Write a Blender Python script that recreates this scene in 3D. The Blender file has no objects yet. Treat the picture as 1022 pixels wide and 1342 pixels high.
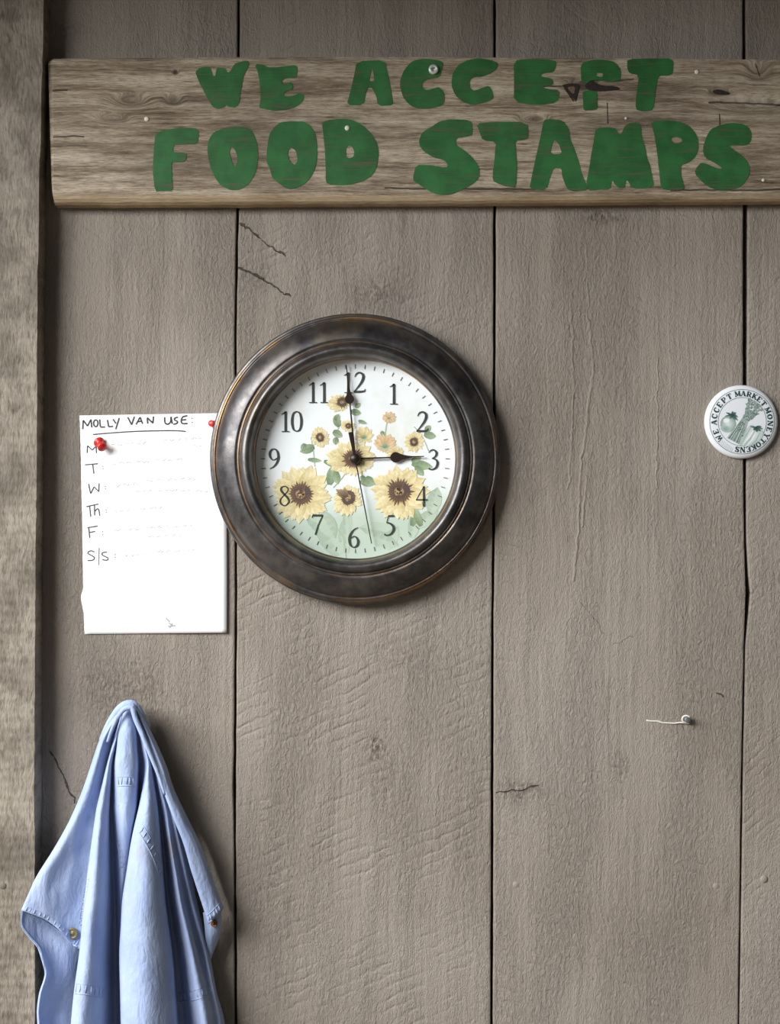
import bpy, bmesh, math, random
from mathutils import Vector, Matrix, noise as mnoise
from mathutils.geometry import tessellate_polygon
from mathutils.bvhtree import BVHTree

random.seed(7)
scene = bpy.context.scene
COL = scene.collection
R = math.radians

# ---------------------------------------------------------------- camera, light
S = 0.00075            # metres per photo pixel on the wall plane
D = 1.5                # camera to wall
CX, CY, ZC = 511.0, 671.0, 1.55

cam_data = bpy.data.cameras.new('camera')
cam = bpy.data.objects.new('camera', cam_data); COL.objects.link(cam)
cam.location = (0, -D, ZC); cam.rotation_euler = (R(90), 0, 0)
cam_data.sensor_fit = 'VERTICAL'; cam_data.sensor_height = 36
cam_data.lens = 36 * D / (1342 * S)
cam_data.clip_start = 0.01
scene.camera = cam

world = bpy.data.worlds.new('overcast_sky'); scene.world = world
world.use_nodes = True
bg = world.node_tree.nodes['Background']
bg.inputs[0].default_value = (0.86, 0.93, 1.0, 1); bg.inputs[1].default_value = 0.15

# unseen area lamp standing in for daylight from the left; its opening isn't built
day = bpy.data.lights.new('daylight_lamp_left_offscreen', 'AREA')
day.shape = 'RECTANGLE'; day.size = 2.3; day.size_y = 1.4; day.energy = 226; day.color = (0.97, 0.985, 1.0)
AZ, EL, DIST = R(53), R(32), 2.8
day_o = bpy.data.objects.new('daylight_lamp_left_offscreen', day); COL.objects.link(day_o)
aim = Vector((-0.15, 0, 1.15))
dv = Vector((-math.sin(AZ)*math.cos(EL), -math.cos(AZ)*math.cos(EL), math.sin(EL)))
day_o.location = aim + dv*DIST
day_o.rotation_euler = (-dv).to_track_quat('-Z', 'Y').to_euler()

vs = scene.view_settings
vs.view_transform = 'Standard'; vs.look = 'None'; vs.gamma = 1; vs.use_curve_mapping = False
vs.exposure = 0.0

# ---------------------------------------------------------------- helpers
def P(px, py, d=0.0):
    """photo pixel -> point d millimetres in front of the wall plane"""
    f = (D - d/1000.0) / D
    return Vector(((px-CX)*S*f, -d/1000.0, ZC-(py-CY)*S*f))

def lin(c):
    return tuple(((v/255.0)/12.92 if v/255.0 <= 0.04045 else ((v/255.0+0.055)/1.055)**2.4) for v in c)

class NT:
    def __init__(s, name):
        s.m = bpy.data.materials.new(name); s.m.use_nodes = True
        s.t = s.m.node_tree; s.b = s.t.nodes['Principled BSDF']
    def put(s, sock, v):
        if isinstance(v, bpy.types.NodeSocket): s.t.links.new(v, sock)
        elif isinstance(v, (tuple, list)):
            dv = sock.default_value
            sock.default_value = tuple(v) + ((1,) if len(dv) == 4 and len(v) == 3 else ())
        else: sock.default_value = v
    def n(s, typ, props=None, **kw):
        nd = s.t.nodes.new(typ)
        for k, v in (props or {}).items(): setattr(nd, k, v)
        for k, v in kw.items():
            key = int(k[1:]) if k[0] == 'i' and k[1:].isdigit() else k.replace('_', ' ')
            s.put(nd.inputs[key], v)
        return nd
    def math(s, op, a, b=0.0, c=0.0, clamp=False):
        return s.n('ShaderNodeMath', {'operation': op, 'use_clamp': clamp}, i0=a, i1=b, i2=c).outputs[0]
    def vm(s, op, a, b=(0, 0, 0)):
        nd = s.n('ShaderNodeVectorMath', {'operation': op}, i0=a, i1=b)
        return nd.outputs['Value'] if op in ('LENGTH', 'DOT_PRODUCT', 'DISTANCE') else nd.outputs[0]
    def noise(s, vec, scale=1.0, detail=3.0, rough=0.5, dist=0.0, col=False):
        nd = s.n('ShaderNodeTexNoise', None, Vector=vec, Scale=scale, Detail=detail, Roughness=rough, Distortion=dist)
        return nd.outputs['Color' if col else 'Fac']
    def ramp(s, fac, stops):
        nd = s.n('ShaderNodeValToRGB', None, Fac=fac); el = nd.color_ramp.elements
        while len(el) < len(stops): el.new(0.5)
        for e, (p, c) in zip(el, stops):
            e.position = p
            e.color = (c, c, c, 1) if isinstance(c, (int, float)) else tuple(c) + (1,)
        return nd.outputs[0]
    def mix(s, fac, a, b, mode='MIX'):
        nd = s.n('ShaderNodeMix', {'data_type': 'RGBA', 'blend_type': mode})
        s.put(nd.inputs[0], fac); s.put(nd.inputs[6], a); s.put(nd.inputs[7], b)
        return nd.outputs[2]
    def smooth(s, v, a, b, lo=0.0, hi=1.0):
        nd = s.n('ShaderNodeMapRange', {'interpolation_type': 'SMOOTHSTEP'}, i0=v, i1=a, i2=b, i3=lo, i4=hi)
        return nd.outputs[0]
    def pos(s): return s.n('ShaderNodeNewGeometry').outputs['Position']
    def bump(s, height, dist=0.001, strength=1.0):
        nd = s.n('ShaderNodeBump', None, Height=height, Distance=dist, Strength=strength)
        s.put(s.b.inputs['Normal'], nd.outputs[0])
    def base(s, c): s.put(s.b.inputs['Base Color'], c)
    def rough(s, v): s.put(s.b.inputs['Roughness'], v)
    def segdist(s, p, a, b):
        """distance from point p to segment a-b (metres)"""
        a, b = Vector(a), Vector(b); ab = b - a
        pa = s.vm('SUBTRACT', p, tuple(a))
        h = s.math('DIVIDE', s.vm('DOT_PRODUCT', pa, tuple(ab)), max(ab.length_squared, 1e-9), clamp=True)
        sc = s.n('ShaderNodeVectorMath', {'operation': 'SCALE'}, i0=tuple(ab)); s.put(sc.inputs['Scale'], h)
        return s.vm('DISTANCE', pa, sc.outputs[0])

def plain(name, rgb, rough=0.6, metal=0.0, nscale=0, namp=0.12, bump=0.0, spec=None):
    m = NT(name); c = lin(rgb)
    if nscale:
        f = m.noise(m.pos(), nscale, 4, 0.6)
        m.base(m.mix(f, tuple(v*(1-namp*2) for v in c), tuple(min(1, v*(1+namp)) for v in c)))
        if bump: m.bump(f, bump)
    else: m.base(c)
    m.rough(rough); m.b.inputs['Metallic'].default_value = metal
    if spec is not None: m.b.inputs['Specular IOR Level'].default_value = spec
    return m.m

def link(name, me, mat, parent=None, smooth=False):
    o = bpy.data.objects.new(name, me); COL.objects.link(o)
    if mat is not None: me.materials.append(mat)
    if parent is not None:
        o.parent = parent
        o.matrix_parent_inverse = Matrix.Translation(parent.location).inverted() if parent.rotation_euler.z == 0 else parent.matrix_world.inverted()
    if smooth:
        for p in me.polygons: p.use_smooth = True
    return o

def mesh(name, verts, faces, mat, parent=None, smooth=False, cols=None):
    me = bpy.data.meshes.new(name)
    me.from_pydata([tuple(v) for v in verts], [], faces); me.update()
    if cols is not None:
        ca = me.color_attributes.new('Col', 'FLOAT_COLOR', 'POINT')
        for i, c in enumerate(cols): ca.data[i].color = (c[0], c[1], c[2], 1)
    return link(name, me, mat, parent, smooth)

def tag(o, label, cat, group=None):
    o['label'] = label; o['category'] = cat
    if group: o['group'] = group
    return o

def empty(name, loc):
    o = bpy.data.objects.new(name, None); COL.objects.link(o); o.location = loc
    o.empty_display_size = 0.05
    return o

def cr(p0, p1, p2, p3, t):
    return 0.5*((2*p1) + (p2-p0)*t + (2*p0-5*p1+4*p2-p3)*t*t + (3*p1-p0-3*p2+p3)*t*t*t)

def spline(pts, k=6, closed=False):
    pts = [Vector(p) for p in pts]; n = len(pts); out = []
    rng = range(n) if closed else range(n-1)
    for i in rng:
        if closed: a, b, c, d = pts[i-1], pts[i], pts[(i+1) % n], pts[(i+2) % n]
        else: a, b, c, d = pts[max(i-1, 0)], pts[i], pts[i+1], pts[min(i+2, n-1)]
        for j in range(k): out.append(cr(a, b, c, d, j/k))
    if not closed: out.append(pts[-1])
    return out

def chaikin(pts, r=0.22):
    out = []; n = len(pts)
    for i in range(n):
        a, b = Vector(pts[i]), Vector(pts[(i+1) % n])
        out += [a.lerp(b, r), a.lerp(b, 1-r)]
    return out

def slab(name, loops, d0, d1, mat, parent, to=P):
    """flat outline (pixel loops, first outer, rest holes) extruded from depth d0 to d1 mm"""
    l3 = [[Vector((p[0], p[1], 0)) for p in l] for l in loops]
    flat = [p for l in l3 for p in l]
    tris = tessellate_polygon(l3)
    n = len(flat); v = [to(p.x, p.y, d1) for p in flat] + [to(p.x, p.y, d0) for p in flat]
    f = []
    for t in tris:
        a, b, c = (flat[i] for i in t)
        cross = (b.x-a.x)*(c.y-a.y) - (b.y-a.y)*(c.x-a.x)
        f.append(tuple(t) if cross < 0 else tuple(reversed(t)))
    k = 0
    for l in l3:
        m = len(l)
        for i in range(m):
            a, b = k+i, k+(i+1) % m
            f.append((a, b, b+n, a+n))
        k += m
    return mesh(name, v, f, mat, parent)

def lathe(name, prof, centre, mat, parent=None, seg=64, axis=None, smooth=True, close=True):
    """prof: list of (radius m, height m) along axis (default towards the camera)"""
    axis = Vector(axis or (0, -1, 0)).normalized()
    q = axis.to_track_quat('Z', 'Y'); c = Vector(centre); v = []; f = []
    for r, h in prof:
        for i in range(seg):
            a = 2*math.pi*i/seg
            v.append(c + q @ Vector((r*math.cos(a), r*math.sin(a), h)))
    for j in range(len(prof)-1):
        for i in range(seg):
            a, b = j*seg+i, j*seg+(i+1) % seg
            f.append((a, b, b+seg, a+seg))
    if close:
        if prof[0][0] > 1e-6: f.append(tuple(reversed(range(seg))))
        if prof[-1][0] > 1e-6: f.append(tuple(range((len(prof)-1)*seg, len(prof)*seg)))
    return mesh(name, v, f, mat, parent, smooth)

def tube_data(pts, rad, seg=8, v=None, f=None):
    v = [] if v is None else v; f = [] if f is None else f
    pts = [Vector(p) for p in pts]; n = len(pts); b0 = len(v)
    for i, p in enumerate(pts):
        t = (pts[min(i+1, n-1)] - pts[max(i-1, 0)]).normalized()
        u = t.cross(Vector((0, 1, 0)))
        if u.length < 1e-4: u = t.cross(Vector((0, 0, 1)))
        u.normalize(); w = t.cross(u)
        r = rad[i] if isinstance(rad, (list, tuple)) else rad
        for k in range(seg):
            a = 2*math.pi*k/seg
            v.append(p + u*(r*math.cos(a)) + w*(r*math.sin(a)))
    for i in range(n-1):
        for k in range(seg):
            a, b = b0+i*seg+k, b0+i*seg+(k+1) % seg
            f.append((a, a+seg, b+seg, b))
    f.append(tuple(b0+k for k in range(seg))); f.append(tuple(b0+(n-1)*seg+k for k in reversed(range(seg))))
    return v, f

def ribbon_data(pts, w, to, v, f):
    """flat stroke: pts pixel (x, y[, w]); to(px,py)->Vector"""
    pts = [Vector((p[0], p[1], p[2] if len(p) > 2 else w)) for p in pts]; n = len(pts); b0 = len(v)
    for i, p in enumerate(pts):
        a, b = pts[max(i-1, 0)], pts[min(i+1, n-1)]
        t = Vector((b.x-a.x, b.y-a.y)); t = t.normalized() if t.length > 1e-6 else Vector((1, 0))
        nx, ny = -t.y*p.z/2, t.x*p.z/2
        v.append(to(p.x+nx, p.y+ny)); v.append(to(p.x-nx, p.y-ny))
    for i in range(n-1):
        f.append((b0+2*i, b0+2*i+1, b0+2*i+3, b0+2*i+2))
    return v, f

# ---------------------------------------------------------------- wall boards
def wall_material(name, seed, angle, spacing, knots=(), cracks=(), saw_amt=0.35, curve=0.0, ridges=()):
    m = NT(name); p = m.pos()
    q = m.vm('ADD', p, (seed*3.7, 0, seed*1.9))
    # knots bend the grain and darken it
    kd = None; kdark = None
    for (px, py, rx, ry, dk) in knots:
        c = P(px, py)
        v = m.vm('MULTIPLY', m.vm('SUBTRACT', p, tuple(c)), (1/(rx*S), 0, 1/(ry*S)))
        wv = m.vm('ADD', v, m.vm('MULTIPLY', m.vm('SUBTRACT', m.noise(p, 70, 2, 0.5, col=True), (.5, .5, .5)), (1.3, 0, 1.3)))
        l = m.vm('LENGTH', wv)
        g = m.math('EXPONENT', m.math('MULTIPLY', m.math('MULTIPLY', l, l), -1.0))
        ring = m.math('MULTIPLY', m.math('SINE', m.math('MULTIPLY', l, 9.0)), g)
        kd = ring if kd is None else m.math('ADD', kd, ring)
        gk = m.math('MULTIPLY', g, dk)
        kdark = gk if kdark is None else m.math('ADD', kdark, gk)
    wob = m.vm('MULTIPLY', m.vm('SUBTRACT', m.noise(q, 9, 2, 0.5, col=True), (.5, .5, .5)), (0.012, 0, 0))
    q2 = m.vm('ADD', q, wob)
    wob2 = m.vm('MULTIPLY', m.vm('SUBTRACT', m.noise(q, 120, 2, 0.5, col=True), (.5, .5, .5)), (0.0065, 0, 0.0055))
    q3 = m.vm('ADD', q2, wob2)
    g = m.noise(m.vm('MULTIPLY', q3, (360, 1, 130)), 1, 6, 0.68)
    g2 = m.noise(m.vm('MULTIPLY', q2, (150, 1, 5)), 1, 3, 0.6)
    fine = m.noise(m.vm('MULTIPLY', q, (800, 1, 420)), 1, 4, 0.65)
    patch = m.smooth(m.noise(m.vm('MULTIPLY', q2, (16, 1, 3.2)), 1, 3, 0.55), 0.36, 0.66)
    # saw marks
    pw = m.vm('ADD', p, m.vm('MULTIPLY', m.vm('SUBTRACT', m.noise(q, 30, 3, 0.6, col=True), (.5, .5, .5)), (0.02, 0, 0.016)))
    sx = m.n('ShaderNodeSeparateXYZ', None, Vector=pw).outputs
    s = m.math('ADD', m.math('MULTIPLY', sx[0], math.sin(angle)), m.math('MULTIPLY', sx[2], math.cos(angle)))
    if curve: s = m.math('ADD', s, m.math('MULTIPLY', m.math('MULTIPLY', sx[0], sx[0]), curve))
    sw = m.math('SINE', m.math('MULTIPLY', s, 2*math.pi/spacing))
    sw = m.math('POWER', m.math('MULTIPLY', m.math('ADD', sw, 1.0), 0.5), 4.0)
    smask = m.smooth(m.noise(q, 16, 4, 0.7), 0.42, 0.68)
    sw = m.math('MULTIPLY', sw, smask)
    gr = m.math('ABSOLUTE', m.math('SUBTRACT', g, 0.5))        # ridged grain
    h = m.math('MULTIPLY', m.math('MULTIPLY', g, m.math('MULTIPLY_ADD', patch, 1.2, 0.42)), 1.0)
    h = m.math('ADD', h, m.math('MULTIPLY', g2, 0.45))
    h = m.math('ADD', h, m.math('MULTIPLY', fine, 0.42))
    h = m.math('SUBTRACT', h, m.math('MULTIPLY', sw, saw_amt*.6))
    grime = m.noise(m.vm('ADD', m.vm('MULTIPLY', p, (60, 1, 22)), (41.3+seed, 7.7, 13.1)), 1, 5, 0.7)
    dark = m.smooth(grime, 0.56, 0.76, 0.0, 0.28)
    if kd is not None:
        h = m.math('ADD', h, m.math('MULTIPLY', kd, 0.10))
        kn = m.math('MULTIPLY', kdark, m.smooth(m.noise(m.vm('MULTIPLY', q, (260, 1, 200)), 1, 3, .6), 0.35, 0.62))
        dark = m.math('ADD', dark, kn)
    cw = m.vm('ADD', p, m.vm('MULTIPLY', m.vm('SUBTRACT', m.noise(p, 110, 3, 0.6, col=True), (.5, .5, .5)), (0.009, 0, 0.009)))
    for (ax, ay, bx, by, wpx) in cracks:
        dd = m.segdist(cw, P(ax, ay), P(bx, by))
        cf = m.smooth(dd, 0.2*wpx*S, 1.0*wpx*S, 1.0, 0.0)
        dark = m.math('ADD', dark, m.math('MULTIPLY', cf, 1.3))  # shade inside the crack painted in as dark colour, along with its dirt
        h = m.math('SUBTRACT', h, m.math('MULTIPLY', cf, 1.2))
    rw = m.vm('ADD', p, m.vm('MULTIPLY', m.vm('SUBTRACT', m.noise(p, 45, 3, 0.6, col=True), (.5, .5, .5)), (0.010, 0, 0.0)))
    for (ax, ay, bx, by, wpx) in ridges:
        cf = m.smooth(m.segdist(rw, P(ax, ay), P(bx, by)), 0, wpx*S, 1.0, 0.0)
        h = m.math('ADD', h, m.math('MULTIPLY', cf, 0.4))
    dark = m.math('MINIMUM', dark, 1.0)
    tone = m.noise(q, 3.5, 4, 0.6)
    basec = m.mix(m.smooth(tone, .3, .7), lin((146, 135, 123)), lin((158, 148, 137)))
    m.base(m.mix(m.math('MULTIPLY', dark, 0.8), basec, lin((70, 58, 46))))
    m.rough(0.62); m.b.inputs['Specular IOR Level'].default_value = 0.35
    m.bump(h, 0.0030, 1.0)
    return m.m

def interp(tab, y):
    if y <= tab[0][0]: return [tab[0][k] for k in range(1, len(tab[0]))]
    for a, b in zip(tab, tab[1:]):
        if y <= b[0]:
            t = (y-a[0])/(b[0]-a[0]); return [a[k]+(b[k]-a[k])*t for k in range(1, len(a))]
    return [tab[-1][k] for k in range(1, len(tab[-1]))]

YT, YB = -720.0, 2735.0      # photo rows of the wall's top and foot
# seams: (row, left edge of gap, right edge of gap)
SEAM1 = [(YT, 312, 315), (0, 311, 314.5), (270, 309.5, 313), (420, 307, 310), (800, 307.5, 310.5), (985, 306, 309.5), (1030, 304.5, 309.5), (1070, 306, 309), (1342, 307, 310.5), (YB, 306, 309)]
SEAM2 = [(YT, 646, 650), (0, 646.5, 650), (300, 646.5, 650), (600, 646, 649.5), (830, 644, 647), (1200, 643, 646.5), (1342, 642.5, 646), (YB, 640, 643)]
SEAM3 = [(YT, 972, 977), (0, 973, 977), (270, 973.5, 980), (450, 973.5, 979.5), (600, 974, 978.5), (700, 975, 978), (750, 976.5, 981), (785, 977, 984), (815, 976, 980), (850, 974.5, 977), (1000, 971.5, 974), (1342, 967, 969), (YB, 962, 965)]
def shift(seam, dx): return [(y, a+dx, b+dx) for y, a, b in seam]
seams = [shift(SEAM2, -335*k-330) for k in range(5, 0, -1)]
seams[-1] = shift(SEAM1, -328)
seams += [SEAM1, SEAM2, SEAM3] + [shift(SEAM2, 335*k+326) for k in range(1, 6)]

backing_mat = plain('bare_sheathing', (112, 97, 80), 0.9, nscale=20)
v0, v1 = P(seams[0][0][1], YT, -24), P(seams[-1][0][2], YB, -24)
wall = mesh('wall_back', [(v0.x, .0215, 0), (v1.x, .0215, 0), (v1.x, .0215, v0.z), (v0.x, .0215, v0.z),
                          (v0.x, .06, 0), (v1.x, .06, 0), (v1.x, .06, v0.z), (v0.x, .06, v0.z)],
            [(0, 1, 2, 3), (7, 6, 5, 4), (0, 4, 5, 1), (1, 5, 6, 2), (2, 6, 7, 3), (3, 7, 4, 0)], backing_mat)
wall['kind'] = 'structure'

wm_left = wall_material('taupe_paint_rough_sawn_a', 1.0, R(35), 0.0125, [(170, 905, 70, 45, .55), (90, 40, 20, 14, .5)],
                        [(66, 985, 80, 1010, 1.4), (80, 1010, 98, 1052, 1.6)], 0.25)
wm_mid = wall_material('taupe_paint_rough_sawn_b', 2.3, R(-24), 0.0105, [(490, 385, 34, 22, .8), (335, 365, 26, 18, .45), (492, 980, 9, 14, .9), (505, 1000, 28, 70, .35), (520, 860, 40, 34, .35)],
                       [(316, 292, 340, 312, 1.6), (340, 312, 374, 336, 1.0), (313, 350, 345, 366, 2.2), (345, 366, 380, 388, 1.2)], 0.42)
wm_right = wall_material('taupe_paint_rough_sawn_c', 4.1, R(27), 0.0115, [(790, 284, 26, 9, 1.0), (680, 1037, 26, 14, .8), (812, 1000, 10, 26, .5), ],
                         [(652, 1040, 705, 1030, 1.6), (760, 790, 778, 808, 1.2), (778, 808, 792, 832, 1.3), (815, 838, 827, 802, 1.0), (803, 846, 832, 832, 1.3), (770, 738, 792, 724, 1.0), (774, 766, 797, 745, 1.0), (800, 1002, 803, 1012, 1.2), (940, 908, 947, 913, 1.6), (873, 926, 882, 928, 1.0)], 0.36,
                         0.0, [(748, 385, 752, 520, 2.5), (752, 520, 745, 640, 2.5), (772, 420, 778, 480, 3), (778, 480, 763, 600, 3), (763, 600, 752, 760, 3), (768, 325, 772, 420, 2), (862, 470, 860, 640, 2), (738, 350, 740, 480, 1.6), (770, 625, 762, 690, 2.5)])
wm_edge = wall_material('taupe_paint_rough_sawn_d', 6.2, R(-38), 0.0075, [], [], 0.26)
wall_mats = [wm_edge, wm_mid, wm_left, wm_right]

def board(l, r, mat, off, idx):
    """one plank between two seam tables"""
    ys = [YT + (YB-YT)*i/150 for i in range(151)]
    v = []; f = []
    for i, y in enumerate(ys):
        xl = interp(l, y)[1] + mnoise.noise(Vector((idx*3.1, y*0.045, 0)))*0.7
        xr = interp(r, y)[0] + mnoise.noise(Vector((idx*5.3+9, y*0.045, 2)))*0.7
        for (x, d) in ((xl, -20), (xl, off-1.6), (xl+0.6, off-.4), (xl+2.2, off), ((xl+xr)/2, off+.3), (xr-2.2, off), (xr-.6, off-.4), (xr, off-1.6), (xr, -20)):
            w = P(x, y, 0); w.y = -d/1000; v.append(w)
    n = 9
    for i in range(150):
        for k in range(n-1):
            a = i*n+k; f.append((a, a+n, a+n+1, a+1))
        a = i*n; f.append((a, a+n-1, a+2*n-1, a+n))
    f.append(tuple(range(n))); f.append(tuple(reversed(range(150*n, 151*n))))
    return mesh('board', v, f, mat, wall)
boards = []
for i in range(len(seams)-1):
    k = i-4     # 0 = board holding the note
    mat = {0: wm_left, 1: wm_mid, 2: wm_right, 3: wm_edge}.get(k, wall_mats[i % 4])
    off = {0: -0.6, 1: 0.0, 2: 0.5, 3: -0.4}.get(k, random.uniform(-.6, .6))
    boards.append(board(seams[i], seams[i+1], mat, off, i))
nailpaint = plain('taupe_painted_nail', (150, 138, 125), 0.6)
for (px, py, b) in ((676, 1159, 6), (812, 1160, 6), (938, 1161, 6), (1001, 1152, 7), ):
    lathe('nail_head', [(.0034, -.002), (.0034, .0002), (.0029, .0005), (0, .0006)], P(px, py, 0.2), nailpaint, boards[b], 14)

# floor, unseen roof slab added to shade the wall top, post
ground = NT('packed_earth'); gp = ground.pos()
ground.base(ground.mix(ground.noise(gp, 4, 6, .6), lin((120, 108, 92)), lin((150, 138, 120)))); ground.rough(.9)
ground.bump(ground.noise(gp, 30, 5, .6), .004)
def box(name, a, b, mat, parent=None):
    x0, y0, z0 = a; x1, y1, z1 = b
    return mesh(name, [(x0, y0, z0), (x1, y0, z0), (x1, y1, z0), (x0, y1, z0), (x0, y0, z1), (x1, y0, z1), (x1, y1, z1), (x0, y1, z1)],
                [(3, 2, 1, 0), (4, 5, 6, 7), (0, 1, 5, 4), (1, 2, 6, 5), (2, 3, 7, 6), (3, 0, 4, 7)], mat, parent)
fl = box('floor', (-9, -9, -.1), (9, .06, 0), ground.m); fl['kind'] = 'structure'
shade_roof_mat = plain('shade_roof_wood', (96, 82, 66), .8, nscale=12)
SHADE_ROOF_Z, SHADE_ROOF_OUT = 2.11, 0.57  # added roof: height and overhang set by how far its shade reaches down
ce = box('added_shade_roof', (v0.x, -SHADE_ROOF_OUT, SHADE_ROOF_Z), (v1.x, 0.0, SHADE_ROOF_Z+.05), shade_roof_mat); ce['kind'] = 'structure'

# timber upright at the left
def post_material():
    m = NT('weathered_taupe_timber'); p = m.pos()
    w = m.vm('ADD', p, m.vm('MULTIPLY', m.vm('SUBTRACT', m.noise(p, 25, 2, .5, col=True), (.5, .5, .5)), (.01, 0, .004)))
    g = m.noise(m.vm('MULTIPLY', w, (420, 30, 110)), 1, 4, .6)
    st = m.noise(m.vm('MULTIPLY', p, (22, 5, 16)), 1, 5, .7)
    sawl = m.math('SINE', m.math('MULTIPLY', m.n('ShaderNodeSeparateXYZ', None, Vector=w).outputs[2], 2*math.pi/.0095))
    kn = None
    for (px, py, rx, ry) in ((14, 22, 24, 24), (24, 472, 14, 16), (6, 90, 12, 34), (16, 535, 14, 18)):
        v = m.vm('MULTIPLY', m.vm('SUBTRACT', w, tuple(P(px, py, 28))), (1/(rx*S), 0, 1/(ry*S)))
        l = m.vm('LENGTH', v); gg = m.math('EXPONENT', m.math('MULTIPLY', m.math('MULTIPLY', l, l), -1.6))
        gg = m.math('MULTIPLY', gg, m.math('MULTIPLY_ADD', m.math('SINE', m.math('MULTIPLY', l, 8)), .3, .7))
        kn = gg if kn is None else m.math('ADD', kn, gg)
    c = m.mix(m.smooth(st, .35, .65), lin((104, 95, 83)), lin((146, 136, 122)))
    gs = m.noise(m.vm('ADD', m.vm('MULTIPLY', w, (300, 30, 90)), (17.0, 3.0, 29.0)), 1, 5, .65)
    dk = m.math('MULTIPLY', m.smooth(gs, .3, .54, 1, 0), .6)
    dk = m.math('MINIMUM', m.math('ADD', dk, m.math('MULTIPLY', kn, .5)), 1)
    m.base(m.mix(dk, c, lin((72, 60, 46)))); m.rough(.75)
    m.bump(m.math('ADD', m.math('MULTIPLY', g, 1.0), m.math('MULTIPLY', sawl, .12)), .0010)
    return m.m
EDGE = [(YT, 60), (0, 58), (60, 57), (130, 55.5), (190, 54), (230, 52), (300, 51.5), (400, 50), (600, 49), (800, 47), (1000, 46), (1342, 46.5), (YB, 45)]
v = []; f = []
NP = 260
for i in range(NP+1):
    y = YT + (YB-YT)*i/NP
    xr = interp(EDGE, y)[0] + mnoise.noise(Vector((3, y*.06, 0)))*.8
    chip = max(0, mnoise.noise(Vector((8, y*.012, 4))))*3.0
    fr = P(xr, y, 28); br = P(xr, y, 28); bl = P(-72, y, 28)
    z = fr.z
    for (x, d) in ((br.x, 1.0), (fr.x, 25-chip), (fr.x-(.8+chip*.8)*S, 28), (bl.x+.003, 28), (bl.x, 25), (bl.x, 1.0)):
        v.append((x, -d/1000, max(z, 0.0)))
for i in range(NP):
    for k in range(6):
        a = i*6+k; b = i*6+(k+1) % 6; f.append((a, b, b+6, a+6))
f.append(tuple(reversed(range(6)))); f.append(tuple(range(NP*6, NP*6+6)))
post = mesh('timber_upright', v, f, post_material())
tag(post, 'rough grey-brown sawn timber upright fixed beside the end of the wooden sign', 'post')
lathe('nail_head', [(.0032, -.002), (.0032, .0002), (.0027, .0005), (0, .0006)], P(4, 1161, 28), plain('weathered_nail', (104, 96, 85), .7), post, 14)

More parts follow.
